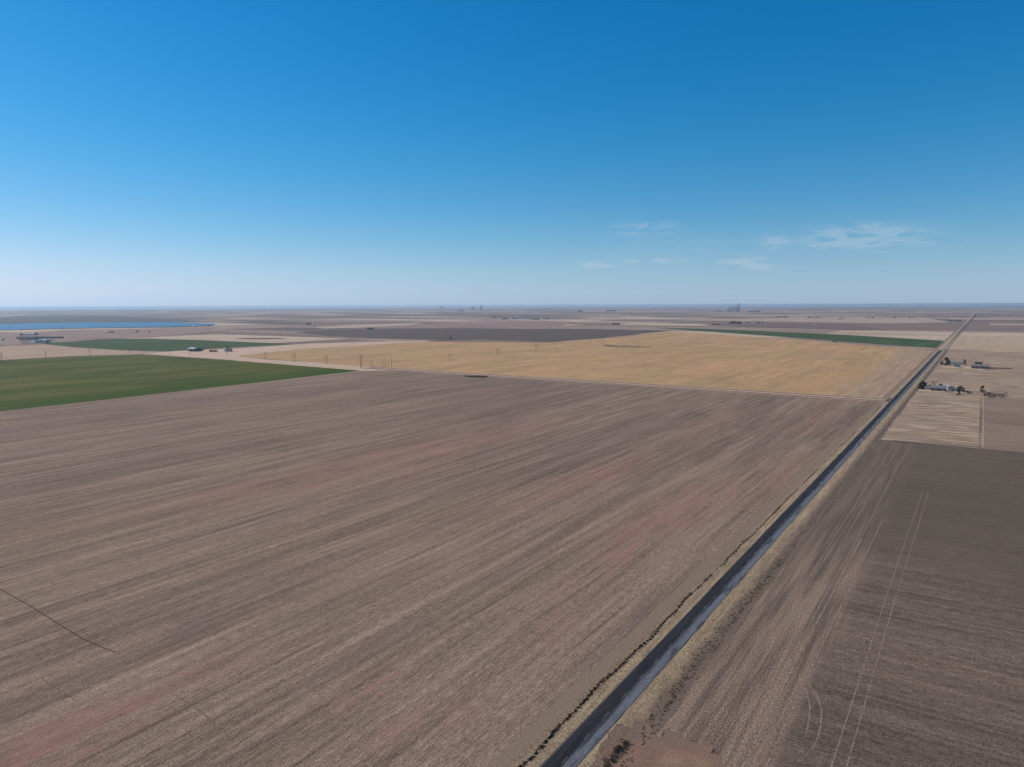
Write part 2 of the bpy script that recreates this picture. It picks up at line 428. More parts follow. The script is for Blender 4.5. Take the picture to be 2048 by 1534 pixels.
sheet('tilled_field', dark_field_mat(), UV((-150, ROADV - 12), (FU, ROADV - 12), (FU, ROADV - 900), (-150, ROADV - 900)), 1,
      'dark tilled field on the near right of the road', pix=False)

def tan_grass_mat(name, c=(165, 145, 120), c2=(140, 118, 98), patch=(120, 100, 84), sc=1., st=(1 / 14, 1 / 5)):
    n = NB(name)
    col = n.mix(n.rng(n.noise(n.scale(n.uv, (st[0], st[1], 1)), 1, 5, .65, .3), .35, .65), srgb(*c, ALB), srgb(*c2, ALB))
    col = n.mix(n.rng(n.noise(n.scale(n.uv, (1 / 40, 1 / 3.5, 1), (3, 7, 0)), 1, 4, .6), .55, .7, 0, .6), col, srgb(*patch, ALB))
    k = n.rng(n.noise(n.pos, 1.6 * sc, 4, .75), .3, .7, .7, 1.3)
    n.bump(n.noise(n.pos, 2, 3, .7), .3, .5)
    return n.out(n.mul(col, k))
def verge_mat():
    n = NB('dry_verge_grass'); s = n.sep(n.uv)
    lat = n.M('ABSOLUTE', n.M('SUBTRACT', s[1], ROADV))
    g = n.mix(n.rng(n.noise(n.scale(n.uv, (1 / 10, 1 / 2.5, 1)), 1, 5, .65, .3), .35, .65), srgb(156, 138, 118, ALB), srgb(136, 118, 100, ALB))
    g = n.mix(n.rng(n.noise(n.scale(n.uv, (1 / 30, 1 / 1.5, 1), (3, 7, 0)), 1, 4, .6), .48, .66, 0, .8), g, srgb(172, 156, 126, ALB))
    j = n.M('MULTIPLY', n.M('SUBTRACT', n.noise(n.scale(n.uv, (1 / 14, 1 / 4, 1), (1, 1, 0)), 1, 4, .65), .5), 7.)
    f = n.rng(n.M('ADD', lat, j), 6.8, 11.5)
    soil = n.mix(n.rng(s[1], ROADV - 1, ROADV + 1), srgb(112, 98, 89, ALB), srgb(132, 115, 101, ALB))
    g = n.mix(f, g, soil)
    # dark weedy foot of the bank on the right, damp shoulder next to the asphalt
    dk = n.M('MULTIPLY', n.rng(n.M('ABSOLUTE', n.M('SUBTRACT', n.M('ADD', n.M('SUBTRACT', s[1], ROADV), j), -12.6)), .2, 1.7, .7, 0.), n.rng(n.noise(n.scale(n.uv, (1 / 6, 1 / 1.2, 1), (8, 1, 0)), 1, 5, .75), .42, .58))
    g = n.mix(dk, g, srgb(70, 56, 48, ALB))
    n.bump(n.noise(n.pos, 2, 3, .7), .3, .5)
    return n.out(n.mul(g, n.rng(n.noise(n.pos, 1.6, 4, .75), .3, .7, .72, 1.28)))
VG = verge_mat()
PAVE = xy2uv(*G(1880, 701))[0]
FARU = xy2uv(*G(1938, 640))[0] + 3000
def strip(name, mat, v0, v1, u0, u1, layer, label, wob=0., step=4., seed=1):
    """a long ribbon beside the road with uneven edges"""
    m = MB(); r = random.Random(seed); u = u0; vs = []; L0 = L1 = 0.
    while u < u1:
        L0 = L0 * .8 + r.uniform(-1, 1) * wob * .5; L1 = L1 * .8 + r.uniform(-1, 1) * wob * .5
        for v in (v0 + L0, v1 + L1):
            x, y = uv2xy(u, v); d = dist((x, y)); vs.append((x, y, gz(x, y) + layer * (.012 + 2.2e-4 * max(d - 250, 0) * .25 + max(d - 2500, 0) * 2e-4)))
        u += max(step, u / 120)
    n = len(vs) // 2
    m.add(vs, [(2 * i, 2 * i + 1, 2 * i + 3, 2 * i + 2) if v0 > v1 else (2 * i, 2 * i + 2, 2 * i + 3, 2 * i + 1) for i in range(n - 1)])
    return tag(m.build(name, mat), label, kind='structure')
strip('grass_verge', VG, ROADV + 3.8, ROADV + 15.5, -60, PAVE, 3, 'strip of dry tan grass on the left of the road', .7)
strip('grass_verge', VG, ROADV - 15, ROADV - 3.4, -60, PAVE, 3, 'strip of dry tan grass on the right of the road', 1.0, seed=2)

# --- the paved road -----------------------------------------------------------
def road_mat():
    n = NB('worn_asphalt'); s = n.sep(n.uv)
    lat = n.M('SUBTRACT', s[1], ROADV)          # + is left
    col = n.mix(n.rng(n.noise(n.scale(n.uv, (1 / 30, 1 / 2, 1)), 1, 4, .6), .35, .65), (.046, .039, .038), (.030, .026, .026))
    # wheel paths in the left lane, chalky dust over the outer half of the right lane
    wp = n.rng(n.M('ABSOLUTE', n.M('SUBTRACT', lat, 2.3)), .3, 1.2, .25, 0.)
    col = n.mix(wp, col, (.06, .055, .06))
    j = n.M('MULTIPLY', n.M('SUBTRACT', n.noise(n.scale(n.uv, (1 / 26, 1 / 1.3, 1)), 1, 5, .7), .5), 3.4)
    dust = n.rng(n.M('ADD', lat, j), .2, -1.8, 0., 1.)
    dust = n.M('MULTIPLY', dust, n.rng(n.noise(n.scale(n.uv, (1 / 26, 1 / 3, 1), (2, 2, 0)), 1, 3, .6), .25, .55, .55, 1.))
    col = n.mix(dust, col, (.20, .19, .195))
    dm = n.rng(lat, -3.35, -3.75, 0., .7)
    col = n.mix(dm, col, srgb(60, 55, 55))
    # tar patches and long cracks
    col = n.mix(n.rng(n.noise(n.scale(n.uv, (1 / 18, 1 / 2.2, 1), (7, 3, 0)), 1, 2, .4), .58, .61, 0, .5), col, (.022, .020, .022))
    cr_ = n.M('ABSOLUTE', n.M('SUBTRACT', n.noise(n.scale(n.uv, (1 / 6, 1 / 2, 1), (1, 3, 0)), 1, 5, .7), .5))
    col = n.mix(n.rng(cr_, .004, .014, .6, 0.), col, (.012, .011, .012))
    rag = n.M('ADD', n.M('ABSOLUTE', lat), n.M('MULTIPLY', n.M('SUBTRACT', n.noise(n.scale(n.uv, (1 / 3, 1 / 1., 1), (1, 9, 0)), 1, 4, .7), .5), 1.1))
    col = n.mix(n.rng(rag, 3.75, 4.1, 0, .8), col, srgb(120, 104, 90))
    col = n.mul(col, n.rng(n.noise(n.pos, 3, 3, .7), .3, .7, .85, 1.15))
    n.b.inputs['Roughness'].default_value = .9; n.b.inputs['Specular IOR Level'].default_value = .15
    return n.out(col)
strip('road', road_mat(), ROADV + 4.15, ROADV - 3.85, -60, PAVE, 5, 'straight two-lane asphalt country road', .12)
strip('road', tan_grass_mat('gravel_road', (172, 156, 142), (156, 140, 128), (140, 124, 114), st=(1 / 40, 1 / 3)), ROADV + 4, ROADV - 4, PAVE, FARU, 5, 'pale gravel continuation of the straight road towards the horizon', .1)
for sd, nm in ((1, 'left'), (-1, 'right')):
    strip('ditch', tan_grass_mat('far_ditch_grass', (150, 130, 112), (138, 118, 102), (120, 102, 90), st=(1 / 60, 1 / 3)), ROADV + sd * (13 if sd > 0 else 8), ROADV + sd * (8 if sd > 0 else 13), PAVE, FARU, 3, 'dull ditch %s of the gravel road running to the horizon' % nm, .1)
paint = plain_mat('road_paint', (.24, .23, .21), .8, .3, 2.)
m = MB()
u = -60.
def rz_(u, v, l):
    x, y = uv2xy(u, v); d = dist((x, y)); return (x, y, gz(x, y) + l * (.012 + 2.2e-4 * max(d - 250, 0) * .25 + max(d - 2500, 0) * 2e-4))
DASH0 = xy2uv(*G(1250, 1390.5))[0]
k = -20
while k < 130:
    u0 = DASH0 + 12.19 * k - 1.5
    m.add([rz_(u0, ROADV + .05, 6), rz_(u0, ROADV - .05, 6), rz_(u0 + 3.05, ROADV - .07, 6), rz_(u0 + 3.05, ROADV + .07, 6)], [(0, 1, 2, 3)]); k += 1
u = -60.
for v in (ROADV + 3.75,):
    r = random.Random(4); u = -60.
    while u < 1500:
        ln = 12
        if r.random() < .93:
            m.add([rz_(u, v + .045, 6), rz_(u, v - .045, 6), rz_(u + ln, v - .06, 6), rz_(u + ln, v + .06, 6)], [(0, 1, 2, 3)])
        u += ln + r.choice((0, 0, 0, .6))
tag(m.build('road_markings', paint), 'worn centre dashes and edge line on the asphalt road', kind='structure')

# --- dirt road across ---------------------------------------------------------
def dirt_mat(name, c=(188, 164, 146), rut=(84, 64, 54), centre=0., axis=0):
    n = NB(name); col = n.mix(n.rng(n.noise(n.scale(n.pos, (.15, .15, 1)), 1, 5, .6), .35, .65), srgb(*c, ALB), srgb(*[int(q * .86) for q in c], ALB))
    s = n.sep(n.uv)
    lat = n.M('SUBTRACT', s[axis], centre)
    r = n.rng(n.M('ABSOLUTE', n.M('SUBTRACT', n.M('ABSOLUTE', lat), 10.)), 2.2, 4.2, .95, 0.)
    col = n.mix(r, col, srgb(*rut, ALB))
    return n.out(n.mul(col, n.rng(n.noise(n.pos, 1.2, 3, .7), .3, .7, .85, 1.15)))
A = G(770, 739.5); B = G(1783, 801)
def ribbon(name, mat, pts, w, layer, label, kind='structure'):
    P = []
    for a, b in zip(pts[:-1], pts[1:]):
        n = max(1, int(math.hypot(b[0] - a[0], b[1] - a[1]) / 60))
        P += [(a[0] + (b[0] - a[0]) * k / n, a[1] + (b[1] - a[1]) * k / n) for k in range(n)]
    P.append(pts[-1]); vs = []
    for i, p in enumerate(P):
        a, b = P[max(0, i - 1)], P[min(len(P) - 1, i + 1)]; d = Vector((b[0] - a[0], b[1] - a[1])).normalized()
        for s_ in (1, -1):
            x, y = p[0] - d.y * w / 2 * s_, p[1] + d.x * w / 2 * s_; dd = dist((x, y))
            vs.append((x, y, gz(x, y) + layer * (.012 + 2.2e-4 * max(dd - 250, 0) * .25 + max(dd - 2500, 0) * 2e-4)))
    m = MB(); m.add(vs, [(2 * i, 2 * i + 1, 2 * i + 3, 2 * i + 2) for i in range(len(P) - 1)])
    return tag(m.build(name, mat), label, kind=kind)
cu = CROSS
DIRT = dirt_mat('pale_dirt', centre=cu, axis=0)
DIRT2 = dirt_mat('plain_dirt', c=(168, 148, 132), rut=(150, 130, 116), centre=-9e5)
vA = xy2uv(*A)[1]
ribbon('dirt_road', DIRT, [uv2xy(cu, vA + 60), uv2xy(cu, ROADV + 4)], 38, 3, 'pale dirt road with dark ruts between brown and gold fields')

# --- golden wheat stubble -----------------------------------------------------
nn, col = field_mat('golden_stubble', (180, 147, 112), (170, 142, 108), (186, 144, 110), patch=.5, band=.07, row=.12, grain=.10, roww=4, bump=0, seed=5, bandw=30)
sn = nn.sep(nn.uv)
col = nn.mix(nn.rng(nn.noise(nn.scale(nn.uv, (1 / 160, 1 / 220, 1), (6, 5, 0)), 1, 6, .65, .5), .5, .68, 0, .5), col, srgb(152, 126, 104, ALB))
col = nn.mix(nn.rng(nn.noise(nn.scale(nn.uv, (1 / 26, 1 / 200, 1), (6, 5, 0)), 1, 4, .65, .3), .55, .7, 0, .35), col, srgb(192, 162, 122, ALB))
# headland beside the paved road: greyer, with turning passes
hd = nn.noise(nn.scale(nn.uv, (1 / 120, 1 / 7, 1), (2, 5, 0)), 1, 4, .6)
hc = nn.mix(nn.rng(hd, .35, .65), srgb(146, 128, 112, ALB), srgb(172, 146, 124, ALB))
ed = nn.M('ADD', sn[1], nn.M('MULTIPLY', nn.M('SUBTRACT', nn.noise(nn.scale(nn.uv, (1 / 200, 1 / 60, 1)), 1, 3), .5), 70.))
col = nn.mix(nn.rng(ed, ROADV + 95, ROADV + 55, 0, .85), col, hc)
wheat = nn.out(col)
apex = G(1340, 662.5)
sheet('wheat_field', wheat, [(470, 712.5), (620, 697), (850, 683), (1000, 683.5), (1100, 684.5), (1200, 677), (1340, 662.5), (1600, 680), (1866, 703)], 1, extra=UV((CROSS + 17, ROADV + 13), (CROSS + 17, xy2uv(*G(783, 737))[1]), (xy2uv(*G(660, 728))[0], xy2uv(*G(660, 728))[1])),
      label=
      'golden stubble field beyond the dirt road')
# pale fallow strip left of it and grey playa edge
sheet('fallow_strip', tan_grass_mat('pale_fallow', (196, 172, 158), (186, 160, 140), (176, 148, 128), st=(1 / 60, 1 / 30)), [(285, 709), (330, 704.5), (480, 697), (620, 687.5), (860, 680), (850, 683.2), (620, 697.3), (470, 712.8), (560, 722), (700, 732), (780, 738), (745, 741), (500, 723)], 2,
      'pale fallow strip between green and golden fields')
sheet('playa', tan_grass_mat('grey_damp_hollow', (120, 105, 92), (110, 92, 80), (100, 84, 74)), [(1205, 689.5), (1216, 688.6), (1240, 691.5), (1262, 691.8), (1305, 693.3), (1300, 694.6), (1262, 694.2), (1232, 693.8), (1210, 692)], 2, 'narrow dark hollow curving through the golden field')
# --- winter wheat -------------------------------------------------------------
def green_mat(name, a, b, c):
    n, col = field_mat(name, a, b, None, band=.12, row=.2, grain=.14, roww=2.4, bump=0, seed=8, bandw=30)
    col = n.mix(n.rng(n.noise(n.scale(n.uv, (1 / 240, 1 / 90, 1), (7, 1, 0)), 1, 4, .55, .3), .42, .62), col, srgb(*c, ALB))
    return n, col
ng, gc = green_mat('winter_wheat', (97, 95, 44), (86, 89, 32), (70, 80, 22))
sg = ng.sep(ng.uv)
# young crop: thickest along the near edge
gfar = xy2uv(*G(285, 711)); gnear = xy2uv(*G(300, 795))
gc = ng.mix(ng.rng(ng.M('ADD', sg[1], ng.M('MULTIPLY', ng.M('SUBTRACT', ng.noise(ng.scale(ng.uv, (1 / 90, 1 / 50, 1)), 1, 4), .5), 120.)), gnear[1] + 190., gnear[1] + 40., 0., .8), gc, srgb(58, 79, 3, ALB))
sheet('green_field', ng.out(gc), [(-260, 734), (0, 723), (140, 715), (285, 710.5), (500, 724), (722, 741.5), (560, 760), (300, 789), (0, 823), (-260, 851)], 2,
      'large green field of young wheat on the left edge')
n2, gc2 = green_mat('far_winter_wheat', (76, 88, 60), (70, 85, 54), (62, 82, 44))
gm2 = n2.out(gc2)
sheet('green_field', gm2, [(70, 689), (140, 686.5), (200, 681), (300, 679), (400, 681.5), (490, 685), (590, 688.5), (480, 694.5), (420, 698), (330, 704), (250, 702), (150, 696.5)], 2, 'darker green field behind the farm sheds on the left')
sheet('green_field', gm2, [(1310, 655), (1420, 658), (1500, 661.5), (1700, 671), (1888, 682.5), (1872, 696.5), (1790, 692), (1640, 680), (1500, 669), (1390, 661)], 2, 'long narrow green field beyond the golden stubble')
# --- other far fields ---------------------------------------------------------
def far_field(name, c, c2, pts, label, layer=2, k=(1 / 200, 1 / 60)):
    sheet(name, tan_grass_mat(name + '_soil', c, c2, c2, .3, k), pts, layer, label)
far_field('tan_field', (174, 152, 132), (162, 138, 120), [(-60, 701), (0, 697), (90, 692), (150, 697.5), (250, 703), (330, 705), (285, 709.5), (140, 714), (0, 722), (-60, 725)], 'tan stubble field left behind the green field')
far_field('dark_field', (100, 87, 80), (90, 79, 74), [(590, 665), (720, 657.5), (930, 656), (1060, 657), (1180, 657.5), (1345, 661), (1200, 676), (1100, 683), (960, 678), (880, 681.5), (780, 677.5), (640, 671)], 'dark fallow field behind the golden stubble', 1)
far_field('tan_field', (164, 142, 130), (150, 128, 120), [(700, 678.5), (780, 678), (880, 680), (820, 682.5), (740, 681.5)], 'small pale field edge between dark and golden land', 3)
far_field('brown_field', (148, 126, 122), (136, 114, 110), [(700, 652), (840, 647), (1060, 642), (1150, 643), (1120, 652), (930, 655.5), (720, 656.5)], 'mauve brown field in the middle distance', 1)
far_field('tan_field', (182, 160, 142), (170, 148, 134), [(620, 656), (700, 650), (850, 645.5), (820, 651), (720, 656), (650, 658)], 'pale tan field beyond the dark fallow', 3)
far_field('dark_field', (118, 101, 100), (110, 94, 92), [(1440, 647), (1560, 648), (1690, 648), (1770, 660), (1700, 661), (1560, 655.5), (1400, 650)], 'purple brown field in the right distance')
far_field('tan_field', (176, 156, 142), (160, 140, 126), [(1320, 640), (1600, 635), (1850, 636), (1900, 646), (1780, 648), (1500, 643)], 'pale pasture strip in the right distance', 1)
far_field('dark_field', (98, 95, 94), (90, 88, 88), [(-40, 642), (60, 634), (220, 633), (330, 640), (430, 644), (340, 646.5), (180, 647.5), (0, 651)], 'dark land behind the lake', 1)
far_field('dark_field', (104, 88, 78), (96, 80, 74), [(470, 678), (500, 676.8), (560, 676.5), (572, 678), (540, 679), (490, 679.3)], 'thin dark strip right of the green far field', 3)
far_field('brown_field', (150, 130, 124), (136, 114, 108), [(-60, 668), (60, 668), (120, 663), (430, 656), (420, 664), (300, 677), (200, 679.5), (140, 685), (60, 691), (-60, 697)], 'brown grassland between the lake and green field', 1)

# --- the lake -----------------------------------------------------------------
def water():
    n = NB('lake_water'); n.b.inputs['Base Color'].default_value = (.09, .21, .30, 1)
    n.b.inputs['Roughness'].default_value = .35; n.b.inputs['Specular IOR Level'].default_value = .5
    n.bump(n.noise(n.pos, .05, 4, .7), 6, 1.0)
    return n.m
sheet('lake', water(), [(-80, 653), (0, 652.6), (60, 650.6), (180, 648.2), (340, 647), (430, 649.2), (424, 652.4), (380, 654.2), (300, 656.8), (200, 658.6), (110, 661), (0, 664.5), (-80, 667)], 4, 'long blue lake on the left horizon')

# --- right-hand pasture around the farmsteads -----------------------------------
def pasture_mat():
    n = NB('dry_pasture')
    c = n.mix(n.rng(n.noise(n.scale(n.uv, (1 / 12, 1 / 60, 1)), 1, 5, .65, .3), .35, .65), srgb(182, 163, 142, ALB), srgb(158, 138, 120, ALB))
    c = n.mix(n.rng(n.noise(n.scale(n.uv, (1 / 5, 1 / 34, 1), (3, 7, 0)), 1, 5, .65, .6), .47, .58, 0, .85), c, srgb(120, 97, 80, ALB))
    c = n.mix(n.rng(n.noise(n.scale(n.uv, (1 / 45, 1 / 70, 1), (9, 7, 0)), 1, 5, .65, .6), .46, .58, 0, .6), c, srgb(138, 120, 112, ALB))
    c = n.mix(n.rng(n.noise(n.scale(n.uv, (1 / 25, 1 / 90, 1), (2, 4, 0)), 1, 4, .65, .6), .6, .7, 0, .6), c, srgb(190, 172, 138, ALB))
    return n.out(n.mul(c, n.rng(n.noise(n.pos, .9, 5, .75), .3, .7, .68, 1.3)))
PM = pasture_mat()
pu0 = FU; pu1 = xy2uv(*G(1882, 701))[0]
cornerv = xy2uv(*G(1958, 860))[1]; pu2 = xy2uv(*G(1985, 795))[0]
sheet('pasture', PM, UV((pu0, ROADV - 14), (pu1, ROADV - 14), (pu1, ROADV - 900), (pu2, ROADV - 900), (pu2, cornerv), (pu0, cornerv)), 1, 'dry pasture around the two farmsteads', pix=False)
nb, bc = field_mat('brown_fallow', (138, 121, 108), (130, 112, 100), None, across=True, band=.06, row=.08, grain=.12, bump=0, seed=11, bandw=30)
sheet('fallow_field', nb.out(bc), UV((pu0, cornerv), (pu2, cornerv), (pu2, ROADV - 900), (pu0, ROADV - 900)), 1, 'brown fallow field right of the pasture fence', pix=False)
far_field('tan_field', (180, 160, 136), (170, 148, 126), [(1915, 672), (2120, 676), (2120, 712), (1990, 704), (1890, 698)], 'striped pale tan field beyond the farmsteads', 1, (1 / 400, 1 / 20))
# tracks round the pasture, farm drives
ribbon('dirt_track', DIRT2, [uv2xy(pu0 + 3, cornerv - 3), uv2xy(pu2 + 30, cornerv - 3)], 2, 3, 'faint track along the pasture fence')
ribbon('dirt_track', DIRT2, [uv2xy(xy2uv(*G(1830, 786))[0], ROADV - 14), uv2xy(xy2uv(*G(1835, 783))[0], ROADV - 40), G(1880, 783.5), G(1925, 786)], 4, 3, 'farm drive leading to the nearer farmstead')
ribbon('dirt_track', DIRT2, [G(1878, 735), G(1912, 737), G(1945, 739)], 4, 3, 'farm drive leading to the farther farmstead')
ribbon('dirt_track', tan_grass_mat('rutted_grass', (150, 128, 108), (134, 112, 94), (120, 98, 82)), [G(1882, 702), G(1950, 707), G(2100, 718)], 9, 3, 'dark grassy track behind the farther farmstead')
# wheel tracks
tm = tan_grass_mat('wheel_track_straw', (152, 134, 121), (112, 98, 91), (106, 92, 85), st=(1 / 1.5, 1 / 1))
dk = tan_grass_mat('wheel_track_soil', (72, 58, 50), (90, 74, 64), (70, 56, 48), st=(1 / 3, 1 / 1))
dk2 = tan_grass_mat('faint_track_soil', (98, 83, 73), (122, 105, 93), (96, 80, 70), st=(1 / 3, 1 / 1))
def track(pts, gap, w, mat, label):
    for s_ in ((-1, 1) if gap else (0,)):
        Q = []
        for i, p in enumerate(pts):
            a, b = pts[max(0, i - 1)], pts[min(len(pts) - 1, i + 1)]; d = Vector((b[0] - a[0], b[1] - a[1])).normalized()
            Q.append((p[0] - d.y * gap / 2 * s_, p[1] + d.x * gap / 2 * s_))
        ribbon('wheel_track', mat, Q, w, 3, label)
def vtrack(px, py, u0, u1): 
    u, v = xy2uv(*G(px, py)); return [uv2xy(u0, v), uv2xy((u0 + u1) / 2, v + .6), uv2xy(u1, v)]
track(vtrack(1790, 1180, 110, 500), 3.2, .35, tm, 'pair of pale straight wheel tracks in the dark field')
for px, py, a, b, w in ((1815, 900, 330, FU - 4, .5), (1795, 900, 330, FU - 4, .45), (1778, 905, 300, FU - 4, .5), (1700, 1180, 120, 420, .5), (1660, 1180, 150, 420, .45), (1640, 1240, 100, 380, .6)):
    track(vtrack(px, py, a, b), 0, w, tm, 'faint pale drill line beside the road headland')
track([G(*p) for p in ((1598, 1350), (1618, 1368), (1634, 1392), (1643, 1420), (1642, 1450), (1636, 1475), (1622, 1500))], 0, .45, tm, 'curved pale turning track in the dark field')
track([G(*p) for p in ((1600, 1362), (1614, 1385), (1620, 1412), (1618, 1440), (1612, 1470))], 0, .4, tm, 'inner curved turning track in the dark field')
# pivot wheel track on the left
track([G(*p) for p in ((-60, 1152), (0, 1178), (60, 1212), (110, 1243), (160, 1275), (200, 1293), (232, 1305))], 0, .45, dk, 'dark curved pivot wheel track across the stubble')
track([G(*p) for p in ((80, 1355), (110, 1374), (150, 1400))], 0, .3, dk2, 'short faint pivot track in the stubble')
track([G(*p) for p in ((350, 1390), (378, 1407), (402, 1424), (420, 1438))], 0, .35, dk2, 'short dark pivot track in the lower stubble')
track([G(*p) for p in ((-40, 1252), (0, 1243), (40, 1232), (95, 1222))], 0, .35, dk2, 'dark drill skip at the left edge of the stubble')

# reddish field entrance
nr = NB('red_bare_earth')
rc = nr.mix(nr.rng(nr.noise(nr.scale(nr.pos, (.12, .25, 1)), 1, 5, .65, .6), .35, .65), srgb(136, 108, 94, ALB), srgb(124, 101, 89, ALB))
rc = nr.mix(nr.rng(nr.noise(nr.pos, .06, 3), .5, .65, 0, .7), rc, srgb(150, 126, 104, ALB))
EC = G(1330, 1520)
sp_ = nr.sep(nr.pos); ex = nr.M('DIVIDE', nr.M('SUBTRACT', sp_[0], EC[0]), 24.); ey = nr.M('DIVIDE', nr.M('SUBTRACT', sp_[1], EC[1]), 11.)
er = nr.M('ADD', nr.M('SQRT', nr.M('ADD', nr.M('MULTIPLY', ex, ex), nr.M('MULTIPLY', ey, ey))), nr.M('MULTIPLY', nr.M('SUBTRACT', nr.noise(nr.scale(nr.pos, (.2, .3, 1)), 1, 5, .7), .5), 1.1))
rc = nr.mix(nr.rng(er, .35, .95), rc, srgb(122, 104, 95, ALB))
nr.bump(nr.noise(nr.pos, 1.5, 4, .7), .3, .5)
rr = nr.out(nr.mul(rc, nr.rng(nr.noise(nr.pos, 1.8, 4, .75), .3, .7, .78, 1.22)))
def blobpoly(pts, seed, j=5, n=5):
    r = random.Random(seed); Q = []
    for i, a in enumerate(pts):
        b = pts[(i + 1) % len(pts)]
        for k in range(n): Q.append((a[0] + (b[0] - a[0]) * k / n + r.uniform(-j, j), a[1] + (b[1] - a[1]) * k / n + r.uniform(-j, j)))
    return Q
sheet('field_entrance', rr, blobpoly([(1222, 1462), (1262, 1446), (1330, 1466), (1400, 1476), (1440, 1504), (1430, 1570), (1230, 1590), (1170, 1560)], 3, 14, 9), 4, 'reddish bare earth entrance into the dark field beside the road')

# ================================================================== roadside vegetation
def weeds(name, mat, spots, label, cat):
    m = MB()
    for (x, y, r, h, n) in spots:
        z = gz(x, y)
        for _ in range(n):
            a = rnd.uniform(0, 2 * pi); q = r * sqrt(rnd.random())
            m.leaf((x + q * cos(a), y + q * sin(a), z + rnd.uniform(.02, h) * (1 - .5 * q / r)), rnd.uniform(.10, .24), .8)
    o = m.build(name, mat); return tag(o, label, cat, kind='stuff')
sp = []
u = 60.
while u < 420:
    den = np.interp(u, [60, 150, 230, 300, 420], [1, 1, .8, .45, .2])
    if rnd.random() < den:
        off = 8.4 + .5 * sin(u / 13.) + .3 * sin(u / 4.1) + rnd.gauss(0, .2)
        if u < 130: off += (130 - u) * .012
        x, y = uv2xy(u, ROADV + off); sp.append((x, y, rnd.uniform(.2, .6) * (.6 + .4 * den), rnd.uniform(.25, .6), 20))
        if u < 130 and rnd.random() < .6:
            x, y = uv2xy(u, ROADV + off + rnd.uniform(.8, 1.8)); sp.append((x, y, .4, .4, 12))
    u += rnd.choice((.2, .3, .4, 1.0))
strip('ditch', tan_grass_mat('ditch_soil', (84, 68, 54), (104, 86, 70), (60, 46, 36), st=(1 / 4, 1 / 1)), ROADV + 8.75, ROADV + 8.1, 40, 900, 4, 'thin dark ditch line in the grass left of the road', .5, 3., 5)
weeds('tumbleweeds', plain_mat('dead_weeds', (.028, .018, .012), var=.5), sp, 'dark dead weeds caught in a line along the left verge', 'weeds')
sp = []
u = 40.
while u < 330:
    c = 11.8 + 1.0 * sin(u / 21.)
    den = .9 if 95 < u < 125 or 60 < u < 84 else .35
    if 84 <= u <= 96: den = .05
    for _ in range(3):
        if rnd.random() < den:
            x, y = uv2xy(u, ROADV - c + rnd.gauss(0, 1.3)); sp.append((x, y, rnd.uniform(.15, .5), rnd.uniform(.15, .5), 10))
    u += rnd.uniform(.3, .9)
for px, py in ((1245, 1495), (1235, 1506), (1228, 1515), (1222, 1525), (1250, 1488), (1218, 1535), (1240, 1500)):
    x, y = G(px, py)
    for _ in range(5): sp.append((x + rnd.gauss(0, .7), y + rnd.gauss(0, .7), .7, .9, 30))
weeds('brush', plain_mat('brown_brush', (.075, .052, .036), var=.5), sp, 'low brown brush along the bank right of the road', 'brush')
# dry grass tufts on both verges
m = MB()
for _ in range(9000):
    u = 30 + 330 * rnd.random() ** 1.5; side = rnd.choice((-1, 1))
    v = ROADV + side * (4.4 + 6.5 * rnd.random()); x, y = uv2xy(u, v); z = gz(x, y)
    for _ in range(3):
        a = rnd.uniform(0, 2 * pi); l = rnd.uniform(.25, .55); w = .05
        dx, dy = cos(a), sin(a)
        m.add([(x - dy * w, y + dx * w, z), (x + dy * w, y - dx * w, z), (x + dx * l * .6, y + dy * l * .6, z + l)], [(0, 1, 2)])
tag(m.build('dry_grass', plain_mat('straw_blades', (.30, .235, .15), var=.3)), 'tufts of dry straw grass on both road verges', 'grass', kind='stuff')

# ================================================================== trees
def bare_tree(name='bare_tree', h=7., w=6., mat='twig', seed=1):
    r = random.Random(seed); root = empty(name, 0, 0, z=0)
    t = MB(); c = MB(); t.bar((0, 0, -.2), (0, 0, h * .35), .05 * h * .8, .035 * h, 7)
    def grow(p, d, l, rad, k):
        q = p + d * l; (t if k < 2 else c).bar(p, q, rad, rad * .6, 5 if k < 2 else 4)
        if k == 4: return
        for _ in range(3 if k < 3 else 4):
            e = (d + Vector((r.uniform(-1, 1) * w / h, r.uniform(-1, 1) * w / h, r.uniform(-.1, .7)))).normalized()
            grow(q, e, l * r.uniform(.62, .85), rad * .55, k + 1)
    for _ in range(4):
        grow(Vector((0, 0, h * r.uniform(.25, .35))), Vector((r.uniform(-1, 1), r.uniform(-1, 1), r.uniform(.6, 1.2))).normalized(), h * .22, .025 * h, 1)
    t.build('trunk', M['trunk'], root); c.build('crown', M[mat], root); return root
def evergreen(name='evergreen_tree', h=6., w=5., seed=1, mat='evergreen', n=900):
    r = random.Random(seed); root = empty(name, 0, 0, z=0)
    t = MB(); t.bar((0, 0, -.2), (0, 0, h * .85), .045 * h, .01 * h, 7)
    for i in range(9):
        z = h * (.15 + .07 * i); a = r.uniform(0, 6.28); l = w * .4 * (1 - z / h)
        t.bar((0, 0, z), (cos(a) * l, sin(a) * l, z + .1 * h), .012 * h, .004 * h, 4)
    c = MB(); cl = []
    for _ in range(22):
        z = r.uniform(.12, .9); R = w / 2 * (1 - z) ** .6 * r.uniform(.4, .9); a = r.uniform(0, 6.28)
        cl.append((R * cos(a), R * sin(a), z * h, w * .16 * r.uniform(.7, 1.3)))
    for _ in range(n):
        x, y, z, q = r.choice(cl); 
        c.leaf((x + r.gauss(0, q * .55), y + r.gauss(0, q * .55), max(.1, z + r.gauss(0, q * .6))), r.uniform(.16, .34) * w / 5, .8)
    t.build('trunk', M['trunk'], root); c.build('crown', M[mat], root); return root

